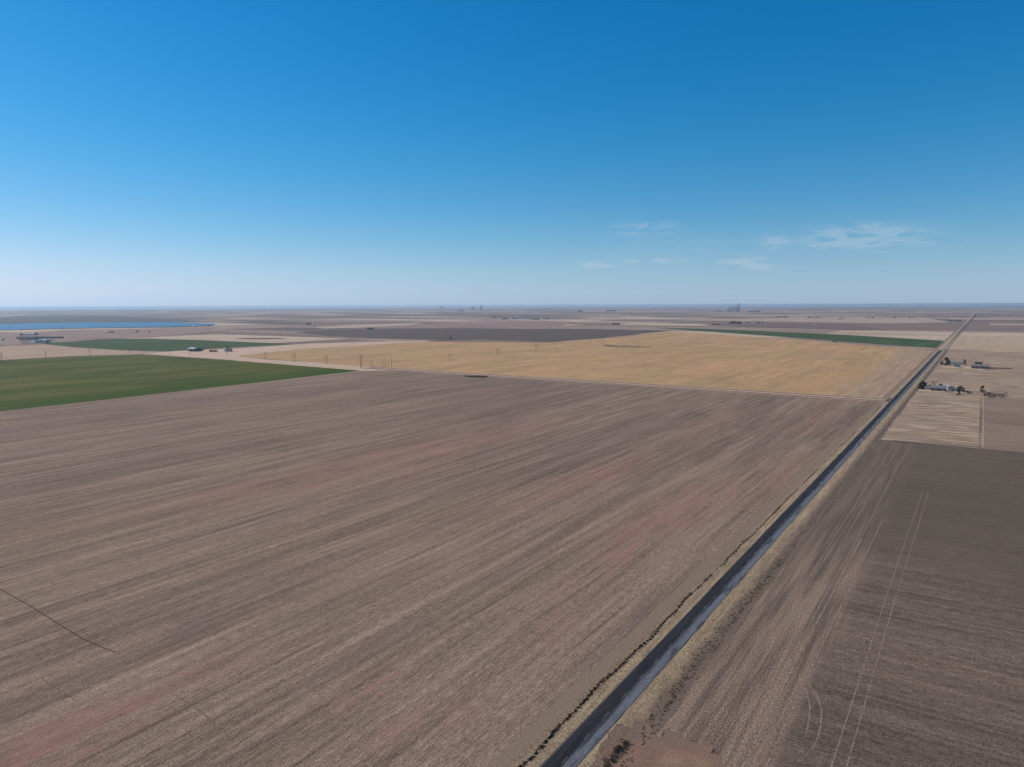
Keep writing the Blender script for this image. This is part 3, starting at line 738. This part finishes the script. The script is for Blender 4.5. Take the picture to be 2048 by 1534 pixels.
protoE = [evergreen(h=6, w=5, seed=3), evergreen(h=6, w=5.4, seed=9)]
protoB = [bare_tree(h=6, w=6, seed=5)]
protoS = evergreen('scrub_tree', 6, 5.5, 21, 'darktwig', 650)
used = {}
def place(proto, xy, sc, label, cat, group=None, rz=None, name=None, sz=None):
    """first use moves the original, later ones copy it with its parts"""
    if id(proto) in used: o = copy_tree(proto)
    else: used[id(proto)] = 1; o = proto
    o.location = (xy[0], xy[1], gz(*xy)); o.scale = (sc, sc, sc * (sz or 1))
    o.rotation_euler = (0, 0, rnd.uniform(0, 6.28) if rz is None else rz)
    for k in ('label', 'category', 'group'):
        if k in o.keys(): del o[k]
    return tag(o, label, cat, group)
def tree(kind, px, py, hpx, label, group=None, fat=1.0):
    p = G(px, py); h = hpx * 1.35 / ppm(p)
    pr = protoE[rnd.randrange(2)] if kind == 'e' else (protoB[0] if kind == 'b' else protoS)
    o = place(pr, p, h / 6, label, 'tree', group)
    o.scale = (h / 6 * fat, h / 6 * fat, h / 6); return o

gA = 'dark evergreens beside the nearer farmstead'
for px, py, h, l in ((1840, 778, 8.5, 'small dark evergreen nearest the road at the nearer farmstead'),
                     (1845, 777.5, 11, 'dark bushy evergreen second from the road at the nearer farmstead'),
                     (1850, 778, 9.5, 'dark evergreen right behind the front of the nearer farmhouse'),
                     (1848.5, 779, 8, 'lower evergreen in front of the clump by the nearer farmhouse')):
    tree('e', px, py, h, l, gA, 1.15)
tree('b', 1869, 775, 12, 'bare grey tree standing behind the nearer farmhouse')
tree('b', 1862, 775, 7, 'small bare tree left of the big bare tree by the nearer farmhouse')
tree('e', 1880, 777, 7, 'dark tree behind the long grey roof of the nearer farmstead', None, 1.4)
gB = 'dark trees in the yard right of the nearer barn'
for px, py, h, k, l in ((1916, 783.5, 7, 'e', 'broad dark yard tree just right of the white shed'),
                        (1921, 782.5, 9, 'd', 'tallest bare dark tree right of the white shed'),
                        (1927, 783.5, 6, 'e', 'low dark tree at the right end of the yard clump'),
                        (1934, 786, 4.5, 'd', 'low scrubby tree right of the yard clump'),
                        (1940, 786.5, 3.5, 'd', 'lowest scrub at the far right of the yard clump'),
                        (1917.5, 790.5, 6, 'e', 'single small dark tree alone below the yard clump')):
    tree(k, px, py, h, l, gB, 1.25)
tree('e', 1964.5, 785, 10, 'single round dark tree at the corner of the fallow field')
tree('d', 1970, 792, 5, 'dark shrub below the single round tree at the field corner', None, 1.5)
tree('d', 1977, 792.5, 6.5, 'bare dark shrub heading the weedy patch at the field corner', None, 1.3)
for i, (px, py, h) in enumerate(((1987, 793, 3.2), (1993, 791.5, 2.4), (1999, 793, 2.6), (2006, 791, 2.6), (1983, 789, 2.4), (2012, 788, 2.2))):
    o = tree('d', px, py, h, ('second', 'third', 'fifth', 'last but one', 'leftmost', 'rightmost')[i] + ' bare purplish shrub in the weedy patch at the field corner', 'bare shrubs in the weedy patch', 1.7)
gC = 'dark evergreens beside the farther farmstead'
for px, py, h, l in ((1884, 730, 6.5, 'small dark evergreen left of the taller pair at the farther farmstead'),
                     (1893, 731.5, 12, 'tallest dark evergreen at the farther farmstead'),
                     (1898, 729, 7, 'evergreen half hidden behind the tallest one at the farther farmstead'),
                     (1929, 728.5, 6.5, 'dark evergreen at the right end of the farther farmhouse')):
    tree('e', px, py, h, l, gC, 1.1)
tree('d', 1945.5, 736, 6, 'brown scrubby tree at the left end of the farther barn', None, 1.2)
tree('d', 1976, 737, 4, 'brown scrubby tree at the right end of the farther barn', None, 1.3)
for i, px in enumerate(range(1982, 2026, 5)):
    tree('d', px, 737.3 + (px - 1982) * .03, 2.2, ORD[i] + ' low dark shrub of the hedge, counted rightwards from the farther barn', 'hedge shrubs right of the farther barn', 1.9)

# ================================================================== buildings
def house(name, lx, ly, h, zr, wall, roof, windows=3, chimney=False, door=True):
    """ridge along local x, origin at the centre of the floor"""
    root = empty(name, 0, 0, z=0); x0, x1, y0, y1 = -lx / 2, lx / 2, -ly / 2, ly / 2
    MB().gwalls(x0, x1, y0, y1, h, zr).build('wall', M[wall], root)
    rf = MB().gable(x0, x1, y0, y1, h, zr).build('roof', M[roof], root)
    if chimney: MB().box(x0 + lx * .3, x0 + lx * .3 + .9, -.45, .45, zr - .6, zr + 1.1).build('chimney', M['brownwall'], rf)
    for i in range(windows):
        xc = x0 + lx * (i + .5) / windows
        for y in (y0, y1):
            s_ = -1 if y == y0 else 1
            if y == y0 and i == windows // 2 and door: continue
            w = MB().box(xc - .7, xc + .7, min(y, y + s_ * .06), max(y, y + s_ * .06), 1.0, 2.2).build('window', M['white'], root)
            MB().box(xc - .58, xc + .58, min(y + s_ * .06, y + s_ * .08), max(y + s_ * .06, y + s_ * .08), 1.1, 2.1).build('pane', M['glass'], w)
    if door:
        MB().box(-.5, .5, y0 - .08, y0, 0, 2.1).build('door', M['door'], root)
    return root
def barn(name, lx, ly, h, zr, wall, roof, doors=2):
    root = empty(name, 0, 0, z=0); x0, x1, y0, y1 = -lx / 2, lx / 2, -ly / 2, ly / 2
    MB().gwalls(x0, x1, y0, y1, h, zr).build('wall', M[wall], root)
    r = MB().gable(x0, x1, y0, y1, h, zr, .15, .3)
    for i in range(int(lx / 2.5)):
        x = x0 + 1.25 + i * 2.5
        for s_ in (-1, 1):
            r.bar((x, s_ * (ly / 2), h + .18), (x, 0, zr + .18), .05, n=4)
    r.build('roof', M[roof], root)
    for i in range(doors):
        xc = x0 + lx * (i + .5) / doors
        MB().box(xc - 1.8, xc + 1.8, y0 - .1, y0, 0, min(h - .3, 3.6)).build('door', M['door'], root)
    MB().box(x1, x1 + .1, -1.8, 1.8, 0, min(h - .3, 3.6)).build('door', M['door'], root)
    return root
def at(o, px, py, rz, label, cat, group=None):
    p = G(px, py); o.location = (p[0], p[1], gz(*p)); o.rotation_euler = (0, 0, rz); return tag(o, label, cat, group)
ALONG = pi / 2 - AZ            # local x along the road
ACROSS = -AZ                   # local x across the road (to the right)

at(house('farmhouse', 15, 9, 3, 5.6, 'white', 'shingle', 4, True), 1862, 779.5, ACROSS + .1, 'white house with grey shingle roof right of the evergreen clump', 'house')
at(barn('barn', 17, 12, 4, 7, 'brownwall', 'tin', 2), 1878, 781.5, ACROSS, 'long barn with grey tin roof in the nearer farmstead', 'barn')
at(barn('shed', 15, 9, 4, 5.8, 'white', 'galv', 2), 1898, 779, radians(78), 'pale metal shed with bright roof at the right of the nearer farmstead', 'shed')
at(barn('shed', 6, 5, 2.6, 3.6, 'green', 'tin', 1), 1888.5, 778, ACROSS, 'small green shed between the grey barn and the pale shed', 'shed')
at(house('farmhouse', 24, 10, 3, 5.2, 'white', 'shingle', 5, True), 1911, 729.5, ACROSS, 'long white farmhouse with grey roof in the farther farmstead', 'house')
at(house('garage', 9, 7, 2.8, 4.4, 'cream', 'darkroof', 1, False), 1914, 735, ACROSS, 'small cream garage in front of the farther farmhouse', 'garage')
at(barn('barn', 25, 13, 4.5, 7.5, 'brownwall', 'tin', 3), 1960, 737.5, ACROSS, 'wide grey roofed barn standing right of the farther farmhouse', 'barn')
at(barn('shed', 12, 6, 3.2, 4.4, 'brownwall', 'darkroof', 1), 1957, 729, ACROSS, 'small dark shed behind the wide grey roofed barn', 'shed')
# pickup truck by the farther garage, seen as a dark speck
def vehicle(body, label, px, py, rz):
    root = empty('pickup_truck', 0, 0, z=0)
    b = MB(); b.box(-2.7, 2.7, -.95, .95, .45, 1.05); b.box(-2.7, -.35, -.95, -.85, 1.05, 1.4); b.box(-2.7, -.35, .85, .95, 1.05, 1.4); b.box(-2.7, -2.6, -.85, .85, 1.05, 1.4)
    b.build('body', M[body], root)
    c = MB(); c.add([(-.35, -.9, 1.05), (1.6, -.9, 1.05), (1.6, .9, 1.05), (-.35, .9, 1.05), (-.2, -.75, 1.8), (.9, -.75, 1.8), (.9, .75, 1.8), (-.2, .75, 1.8)],
                     [(0, 1, 5, 4), (1, 2, 6, 5), (2, 3, 7, 6), (3, 0, 4, 7), (4, 5, 6, 7)])
    c.build('cab', M['glass'], root)
    for x in (-1.7, 1.8):
        for y in (-.98, .98): MB().bar((x, y - .12, .4), (x, y + .12, .4), .4, n=14).build('wheel', M['darkroof'], root)
    return at(root, px, py, rz, label, 'truck')
vehicle('white', 'small white pickup truck parked below the cream garage', 1919, 736.5, .3)
vehicle('darkroof', 'dark pickup truck parked beside the pale metal shed', 1905, 781.5, 1.2)
# --- left farm on the edge of the green field
at(barn('barn', 38, 20, 6, 9.5, 'green', 'white', 2), 388.5, 703, radians(136), 'green sided barn with white roof behind the green field', 'barn')
at(barn('shed', 22, 12, 4, 6, 'green', 'green', 2), 395, 703.6, ALONG + .3, 'green metal shed touching the white roofed barn', 'shed')
tree('e', 383, 704, 4, 'dark tree at the left end of the white roofed barn', None, 1.6)
tree('d', 404.5, 701.5, 3.5, 'dark shrub right of the green metal shed', None, 1.7)
for i, px in enumerate((421, 425, 429.5, 433)):
    tree('e', px, 704.6, 3.2, ORD[i] + ' low dark tree from the left in the row right of the green barns', 'short row of trees right of the green barns', 1.9)
def tank(r, h, mat, label, px, py, cat='tank', name='storage_tank'):
    root = empty(name, 0, 0, z=0)
    MB().cyl(0, 0, 0, h, r, n=20).build('shell', M[mat], root); MB().cyl(0, 0, h, h + r * .35, r, r * .1, 20).build('roof', M[mat], root)
    MB().box(-.25 + r, .25 + r, -.3, .3, 0, h).build('ladder', M['tin'], root)
    return at(root, px, py, 0, label, cat)
tank(4.5, 9, 'white', 'white storage tank left of the dark mast by the tan field', 452, 704)
tank(4.5, 8, 'galv', 'grey storage tank right of the dark mast by the tan field', 461, 704)
tree('e', 456, 704, 7.5, 'narrow dark tree between the two storage tanks', None, .55)

# --- feedlot at the left edge
fl = [('barn', 60, 22, 5, 8, 'white', 'white', 57, 673.5, .2, 'white roofed barn at the back of the feedlot'),
      ('barn', 34, 18, 5, 7.5, 'cream', 'white', 68, 672.6, .2, 'smaller white roofed barn right of the back feedlot barn'),
      ('barn', 170, 16, 4, 6, 'brownwall', 'darkroof', 80, 679.5, .25, 'very long dark shed across the middle of the feedlot'),
      ('barn', 60, 18, 5, 7, 'brownwall', 'tin', 57, 682.5, .25, 'grey roofed shed left of the very long dark feedlot shed'),
      ('barn', 46, 16, 5, 7, 'cream', 'galv', 70, 688, .15, 'bright metal shed at the front left of the feedlot'),
      ('barn', 38, 16, 5, 7.5, 'white', 'tin', 81, 687.5, .15, 'grey and white shed in the front middle of the feedlot'),
      ('barn', 32, 16, 6, 8, 'white', 'white', 92.5, 687, .1, 'white shed at the front right corner of the feedlot'),
      ('barn', 30, 12, 4, 6, 'cream', 'white', 3, 684, .2, 'small pale shed at the left edge of the photo')]
for nm, lx, ly, h, zr, w, r_, px, py, rz, lab in fl: at(barn(nm, lx, ly, h, zr, w, r_, 3), px, py, (rz + ACROSS + .3) if lx > 55 else radians(140), lab, 'barn')
for px, py, h, l in ((73, 672.3, 3.5, 'dark tree right of the two white feedlot barns'), (95.5, 689, 3, 'dark shrub beside the white corner shed of the feedlot'), (43, 674, 3, 'dark tree at the left end of the back feedlot barn')):
    tree('e', px, py, h, l, None, 1.8)
pm = tan_grass_mat('feedlot_pens', (120, 112, 112), (100, 94, 96), (86, 80, 84), st=(1 / 40, 1 / 12))
sheet('feedlot_yard', pm, [(40, 676), (100, 675), (112, 683), (96, 689), (44, 691), (38, 683)], 3, 'grey trodden pens of the feedlot')
def fence(a, b, label, n=8, h=1.5, mat='wood', cat='fence', group=None, name='fence'):
    a, b = G(*a), G(*b); root = empty(name, a[0], a[1])
    dx, dy = b[0] - a[0], b[1] - a[1]
    r = MB()
    for z in (.5, 1.0, 1.4):
        r.bar((0, 0, z), (dx, dy, gz(*b) - gz(*a) + z), .06, n=4)
    r.build('rail', M[mat], root)
    for i in range(n):
        t = i / (n - 1); MB().bar((dx * t, dy * t, -.3), (dx * t, dy * t, h), .09, n=5).build('post', M[mat], root)
    return tag(root, label, cat, group)
fence((42, 676.5), (100, 676), 'rail fence along the back of the feedlot pens')
fence((44, 685), (108, 683.5), 'rail fence through the middle of the feedlot pens')
fence((1958, 866), (1961, 815), 'wooden pasture fence beside the track on the right', 40, 1.4)
fence((1786, 884), (1962, 896), 'wooden fence between pasture and dark tilled field', 34, 1.3)

# --- small farms in the middle distance
def farm(items):
    for (k, px, py, a, l) in items:
        if k in 'ebd': tree(k, px, py, a, l, None, 1.7)
        else:
            p = G(px, py); s = 1 / ppm(p); lx, hh, w, r_ = a
            at(barn('barn' if k == 'B' else 'shed', lx * s, lx * s * .5, hh * s * .6, hh * s, w, r_, 2), px, py, ACROSS + .1, l, 'barn' if k == 'B' else 'shed')
farm([('S', 212, 667.5, (5, 3, 'white', 'white'), 'white shed near the lake shore left of two dark trees'),
      ('e', 220, 667.8, 3, 'dark tree just right of the white shed near the lake'), ('e', 226, 667.6, 2.6, 'second dark tree right of the white shed near the lake'),
      ('S', 263, 667.2, (5, 2.5, 'cream', 'white'), 'pale shed on the tan ground below the lake'),
      ('e', 275, 666.4, 3, 'dark tree right of the pale shed below the lake'), ('e', 299, 666, 2.2, 'low dark tree farthest right below the lake'),
      ('S', 388, 655, (6, 3, 'white', 'white'), 'white shed at the right tip of the lake'), ('e', 418, 653.5, 2.6, 'dark tree at the right tip of the lake'),
      ('S', 412, 653.8, (4, 2.2, 'cream', 'galv'), 'small pale shed left of the tree at the lake tip'),
      ('e', 615, 650.3, 2.8, 'dark tree at the left of the mid distance farm group'), ('e', 620, 650.2, 3.2, 'taller dark tree in the mid distance farm group'),
      ('S', 626, 651, (6, 3, 'white', 'white'), 'white shed in the mid distance farm group'), ('S', 630, 655, (5, 2.6, 'cream', 'galv'), 'pale shed in front of the mid distance farm group'),
      ('B', 740, 658.6, (12, 3.2, 'darkroof', 'darkroof'), 'near black barn on the edge of the dark field'),
      ('B', 1232, 648.6, (15, 3.2, 'brownwall', 'brownwall'), 'brown box shaped barn left of the wheat apex'),
      ('S', 895, 676.5, (10, 2.6, 'tin', 'tin'), 'low grey roofed shed behind the gold field edge'), ('e', 903, 676.6, 3.2, 'dark tree between the two low grey sheds'), ('S', 908, 677, (6, 3, 'cream', 'galv'), 'smaller pale shed behind the gold field edge'),
      ('S', 1669, 684.5, (8, 1.8, 'tin', 'darkroof'), 'low dark shed at the edge of the narrow green field')])
# white bins and long sheds in the centre distance
farm([('B', 1010, 637.5, (9, 3, 'brownwall', 'darkroof'), 'dark barn left of the white bins in the centre distance'),
      ('B', 1032, 637, (6, 4.5, 'white', 'white'), 'tall white building in the centre distance'),
      ('B', 1050, 637.8, (14, 3, 'cream', 'tin'), 'grey roofed building right of the tall white one'),
      ('B', 1070, 638.4, (16, 3, 'brownwall', 'tin'), 'long low brown shed in the centre distance'),
      ('B', 1092, 638.5, (14, 3.6, 'white', 'darkroof'), 'pale walled dark roofed shed in the centre distance'),
      ('B', 1110, 638.2, (12, 2.8, 'cream', 'tin'), 'rightmost pale shed of the centre distance group')])
for i, (px, py) in enumerate(((1024.5, 637), (1027.5, 637))):
    p = G(px, py); s = 1 / ppm(p)
    tank(1.2 * s, 4.6 * s, 'white', ('left' if i == 0 else 'right') + ' one of the two white bins beside the tall white building', px, py, 'grain bin', 'grain_bin')
# tree rows
def row(xs, py0, py1, h, label, group, kind='e'):
    n = len(xs)
    for i, px in enumerate(xs):
        o = tree(kind, px + rnd.uniform(-.8, .8), py0 + (py1 - py0) * i / max(1, n - 1), h * rnd.uniform(.8, 1.25), ORD[i] + ' from the left, ' + label, group, 1.8)
row([985, 990, 996, 1002], 634.6, 634.8, 2.2, 'dark tree in the row left of the centre distance sheds', 'tree row left of the centre distance sheds')
row([1462, 1466, 1471, 1476, 1481], 647.5, 648, 3.6, 'dark tree in the left cluster below the grain elevator', 'tree cluster below the grain elevator')
row([1492, 1497, 1512, 1517, 1524], 646.6, 646.4, 2.2, 'dark tree in the right cluster below the grain elevator', 'right tree cluster below the grain elevator')
row([1553, 1558, 1563, 1568, 1573], 635.4, 635.4, 2.2, 'dark tree in the row right of the grain elevator', 'tree row right of the grain elevator')
row([1618, 1622, 1632, 1639], 636, 636, 2.2, 'dark tree in the broken row above the narrow green field', 'broken tree row above the narrow green field')
row([1676, 1682, 1688], 639.3, 639.3, 1.8, 'low dark tree in the short row left of the road end', 'short tree row left of the road end')
row([1738, 1745, 1790, 1820, 1828], 637, 637.5, 2.0, 'low dark tree in the scattered row near the road end', 'scattered tree row near the road end')
row([1898, 1903, 1908, 1914, 1920], 643.2, 643.2, 2.4, 'dark tree in the windbreak near the far road end', 'windbreak left of the far end of the road')
farm([('S', 1905, 646.5, (6, 1.8, 'cream', 'white'), 'pale shed below the windbreak left of the road end'),
      ('B', 1432, 650, (14, 3, 'tin', 'darkroof'), 'long dark barn left of the cluster below the grain elevator'),
      ('S', 1506, 647.5, (6, 2.2, 'cream', 'white'), 'pale shed between the two tree clusters below the elevator'),
      ('S', 1628, 637, (5, 2.2, 'cream', 'tin'), 'small pale shed in the broken tree row'),
      ('S', 1629, 651, (5, 2, 'white', 'white'), 'white speck of a shed in the purple field')])
# --- horizon structures
def elevator(label, px, py, hpx, n=6, tower=True, mat='concrete', rz=ACROSS):
    p = G(px, py); h = hpx / ppm(p); root = empty('grain_elevator', 0, 0, z=0)
    hs = h * (.66 if tower else .9); r = hs * .16
    for i in range(n):
        for j in (-1, 1):
            MB().cyl((i - (n - 1) / 2) * r * 2.0, j * r, 0, hs * .93, r * .99, n=14).build('silo', M[mat], root)
    MB().box(-(n * r), n * r, -r * .8, r * .8, hs * .93, hs * 1.03).build('gallery', M[mat], root)
    if tower:
        x = n * r + r * 1.2
        MB().box(x - r, x + r, -r, r, 0, h).build('headhouse', M[mat], root); MB().box(x - r * .5, x + r * .5, -r * .5, r * .5, h, h * 1.06).build('penthouse', M['tin'], root)
        MB().bar((x, 0, h * .9), (-(n - 1) * r, 0, hs * 1.05), r * .12).build('conveyor', M['tin'], root)
    return at(root, px, py, rz, label, 'grain elevator')
elevator('grain elevator with a tall headhouse on the right horizon', 1466, 624, 16.5, 5)
elevator('lower bank of silos left of the tall headhouse', 1454, 624.5, 8, 3, False)
farm([('B', 1508, 624, (20, 4.5, 'tin', 'galv'), 'long grey warehouse right of the grain elevator'),
      ('B', 1440, 624, (9, 3, 'galv', 'tin'), 'low grey building left of the grain elevator')])
elevator('pale hazy silos standing up on the central horizon', 883, 618, 6.5, 5, False)
elevator('slender hazy elevator tower rising over the central horizon', 961, 619, 9.5, 1, True)
elevator('bright white elevator left of the slender hazy tower', 945, 620, 8, 3, False, 'white')
farm([('B', 916, 623, (6, 4, 'white', 'tin'), 'pale hazy building below the central horizon'),
      ('B', 923, 623, (6, 4.5, 'galv', 'tin'), 'grey hazy building below the central horizon'),
      ('B', 1222, 622, (18, 4, 'tin', 'galv'), 'long hazy warehouse left of the grain elevator on the horizon'),
      ('B', 1160, 623, (10, 3.5, 'tin', 'tin'), 'hazy grey shed on the horizon right of the centre')])

# ================================================================== poles
def hframe():
    """two-pole transmission structure, 18 m tall"""
    root = empty('transmission_pole', 0, 0, z=0)
    for x in (-2.6, 2.6): MB().bar((x, 0, -.5), (x, 0, 18), .26, .17, 8).build('post', M['post'], root)
    MB().box(-6, 6, -.14, .14, 15.3, 15.65).build('crossarm', M['post'], root)
    MB().bar((-2.6, .2, 9), (2.6, .2, 14.6), .1).bar((2.6, -.2, 9), (-2.6, -.2, 14.6), .1).build('brace', M['post'], root)
    for x in (-5.6, 0, 5.6):
        m = MB()
        for k in range(7): m.cyl(x, 0, 14.2 + k * .15, 14.27 + k * .15, .13, n=8)
        m.cyl(x, 0, 14.15, 15.3, .03, n=5); m.build('insulator', M['glass'], root)
    return root
def single():
    root = empty('utility_pole', 0, 0, z=0)
    MB().bar((0, 0, -.5), (0, 0, 12), .2, .13, 8).build('post', M['post'], root)
    a = MB().box(-1.3, 1.3, .1, .24, 11.1, 11.28).build('crossarm', M['post'], root)
    for x in (-1.15, -.4, .4, 1.15): MB().cyl(x, .17, 11.28, 11.5, .06, n=6).build('insulator', M['glass'], a)
    return root
def guyed():
    root = empty('corner_pole', 0, 0, z=0)
    MB().bar((0, 0, -.5), (0, 0, 20), .36, .24, 8).build('post', M['post'], root)
    MB().box(-2, 2, -.12, .12, 17.6, 17.95).build('crossarm', M['post'], root)
    for dx, dy in ((6, 3), (-4, 6)): MB().bar((0, 0, 17), (dx, dy, 0), .03, n=4).build('guy_wire', M['tin'], root)
    return root
PH, PS, PC = hframe(), single(), guyed()
hpt = {id(PH): 18., id(PS): 12., id(PC): 20.}
def pole(pr, px, py, hpx, rz, label, group=None, cat='pole'):
    p = G(px, py); k = (hpx / ppm(p)) / hpt[id(pr)]
    return place(pr, p, k, label, cat, group, rz)
ga = 'transmission poles along the green field'
ords = ['first', 'second', 'third', 'fourth', 'fifth', 'sixth', 'seventh', 'eighth']
for i, (px, py, h) in enumerate(((4, 728, 22), (92, 720, 17), (180, 713, 15), (259.5, 707, 12))):
    pole(PH, px, py, h, ACROSS, f'{ords[i]} transmission pole from the left edge, standing at the top of the green field', ga)
for i, (px, py, h) in enumerate(((340, 710.5, 12), (380, 713.5, 12), (454, 715, 11), (531, 720, 17), (589, 725, 19), (653, 729, 19))):
    pole(PH, px, py, h, ALONG, f'{ords[i]} transmission pole right of the green field apex, on its right hand edge', ga)
pole(PC, 721, 735.5, 27, ALONG, 'dark corner pole at the right tip of the green field')
pole(PC, 783, 736, 20, ALONG, 'dark corner pole right of the pole cluster at the dirt road end')
gb = 'poles clustered between the two corner poles'
for i, (px, py, h) in enumerate(((724, 735.5, 26), (741, 736, 16), (746, 736, 15), (764, 736, 15), (768, 736, 19), (772, 736, 18), (777, 735, 14))):
    pole(PS, px, py, h, ALONG + .5 * (i % 2), f'{ords[i]} thin pole from the left in the cluster between the two dark corner poles', gb)
gc = 'transmission poles crossing the golden field'
for i, (px, py, h) in enumerate(((900, 721, 15), (995, 711, 15), (1073, 703, 15), (1180, 689, 8))):
    pole(PH, px, py, h, ACROSS + .3, f'{ords[i]} transmission pole from the left in the golden stubble field', gc)
gd = 'poles clustered at the far edge of the golden field'
for i, (px, py, h) in enumerate(((1196, 690.3, 11), (1202, 688, 14), (1206.5, 688, 14), (1210, 688, 9), (1214, 687.6, 8))):
    pole(PC if i == 1 else PS, px, py, h, ACROSS + .4 * i, f'{ords[i]} pole from the left in the dark cluster before the far hollow', gd)
ge = 'faint poles before the lake'
for i, (px, py, h) in enumerate(((22, 664, 9), (123, 665, 8), (260, 664, 8), (405, 672, 8), (454, 670, 8), (507, 671.5, 9), (561, 672.5, 10))):
    pole(PH, px, py, h, ALONG, f'{ords[i]} from the left of the faint far poles between lake and dark field', ge)
pole(PS, 1722.5, 792, 7, ACROSS, 'short post beside the dirt road near the paved road')
pole(PS, 1544.5, 783, 8, ACROSS, 'short post beside the dirt road halfway along the golden field')
pole(PS, 1973, 742, 9, ACROSS, 'thin pole right of the wide grey roofed barn')
pole(PS, 1871, 745, 10, ACROSS, 'thin pole beside the paved road below the farther farmstead')
# small clump of scrub on the dirt road edge, golden field side
sp = []
for k in range(46):
    px = rnd.uniform(932, 976); p = G(px, 752.5 + (px - 932) * .02 + rnd.uniform(-.5, .8))
    if rnd.random() < .75: sp.append((p[0], p[1], 2.2, 1.2, 60))
m = MB()
for (x, y, r, h, n) in sp:
    z = gz(x, y)
    for _ in range(n):
        a = rnd.uniform(0, 6.28); q = r * sqrt(rnd.random()); m.leaf((x + q * cos(a), y + q * sin(a), z + rnd.uniform(.05, h)), rnd.uniform(.3, .6), .8)
tag(m.build('scrub', plain_mat('scrub_twigs', (.05, .038, .03), var=.4)), 'dark scrub in the hollow where stubble meets the dirt road', 'scrub', kind='stuff')
far_field('damp_hollow', (96, 80, 70), (110, 92, 80), [(928, 753), (950, 751.8), (980, 753.6), (968, 756.2), (940, 755.4)], 'dark damp hollow at the top edge of the brown stubble', 4)

# ================================================================== haze
def haze():
    m = MB(); S = 50000.; m.box(-S, S, -S, S, -30., 119.)
    mat = bpy.data.materials.new('haze'); mat.use_nodes = True; t = mat.node_tree; t.nodes.clear()
    o = t.nodes.new('ShaderNodeOutputMaterial'); v = t.nodes.new('ShaderNodeVolumePrincipled')
    v.inputs['Color'].default_value = (.54, .72, .88, 1); v.inputs['Density'].default_value = 3.7e-5; v.inputs['Anisotropy'].default_value = .3
    t.links.new(v.outputs[0], o.inputs['Volume'])
    tag(m.build('haze', mat), kind='stuff')
haze()

# farmyards, junk and bins
yard = tan_grass_mat('bare_yard', (186, 168, 148), (170, 150, 130), (150, 130, 112), st=(1 / 12, 1 / 12))
sheet('farmyard', yard, blobpoly([G(*p) for p in ((1836, 781), (1850, 780), (1905, 780.5), (1940, 786), (1936, 788), (1900, 784.5), (1850, 784))], 5, 3, 4), 4, 'pale bare yard of the nearer farmstead', pix=False)
sheet('farmyard', yard, blobpoly([G(*p) for p in ((1880, 732.5), (1925, 732), (1975, 739.5), (1960, 741), (1925, 738), (1885, 736))], 6, 3, 4), 4, 'pale bare yard of the farther farmstead', pix=False)
sp = []
for (x0, x1, y0, y1, n_) in ((1978, 2016, 787, 797, 150), (1926, 1945, 784, 789, 30), (1905, 1915, 780, 783, 16), (1940, 2046, 781.5, 783, 40), (1966, 2040, 736.5, 738.5, 60), (1800, 1950, 806, 812, 30)):
    for _ in range(n_):
        p = G(rnd.uniform(x0, x1), rnd.uniform(y0, y1)); sp.append((p[0], p[1], rnd.uniform(.8, 2.4), rnd.uniform(.5, 1.6), 26))
weeds('weedy_patch', plain_mat('purple_brown_weeds', (.11, .08, .075), var=.5), sp, 'purplish brown weeds around the farmsteads and pasture corner', 'weeds')
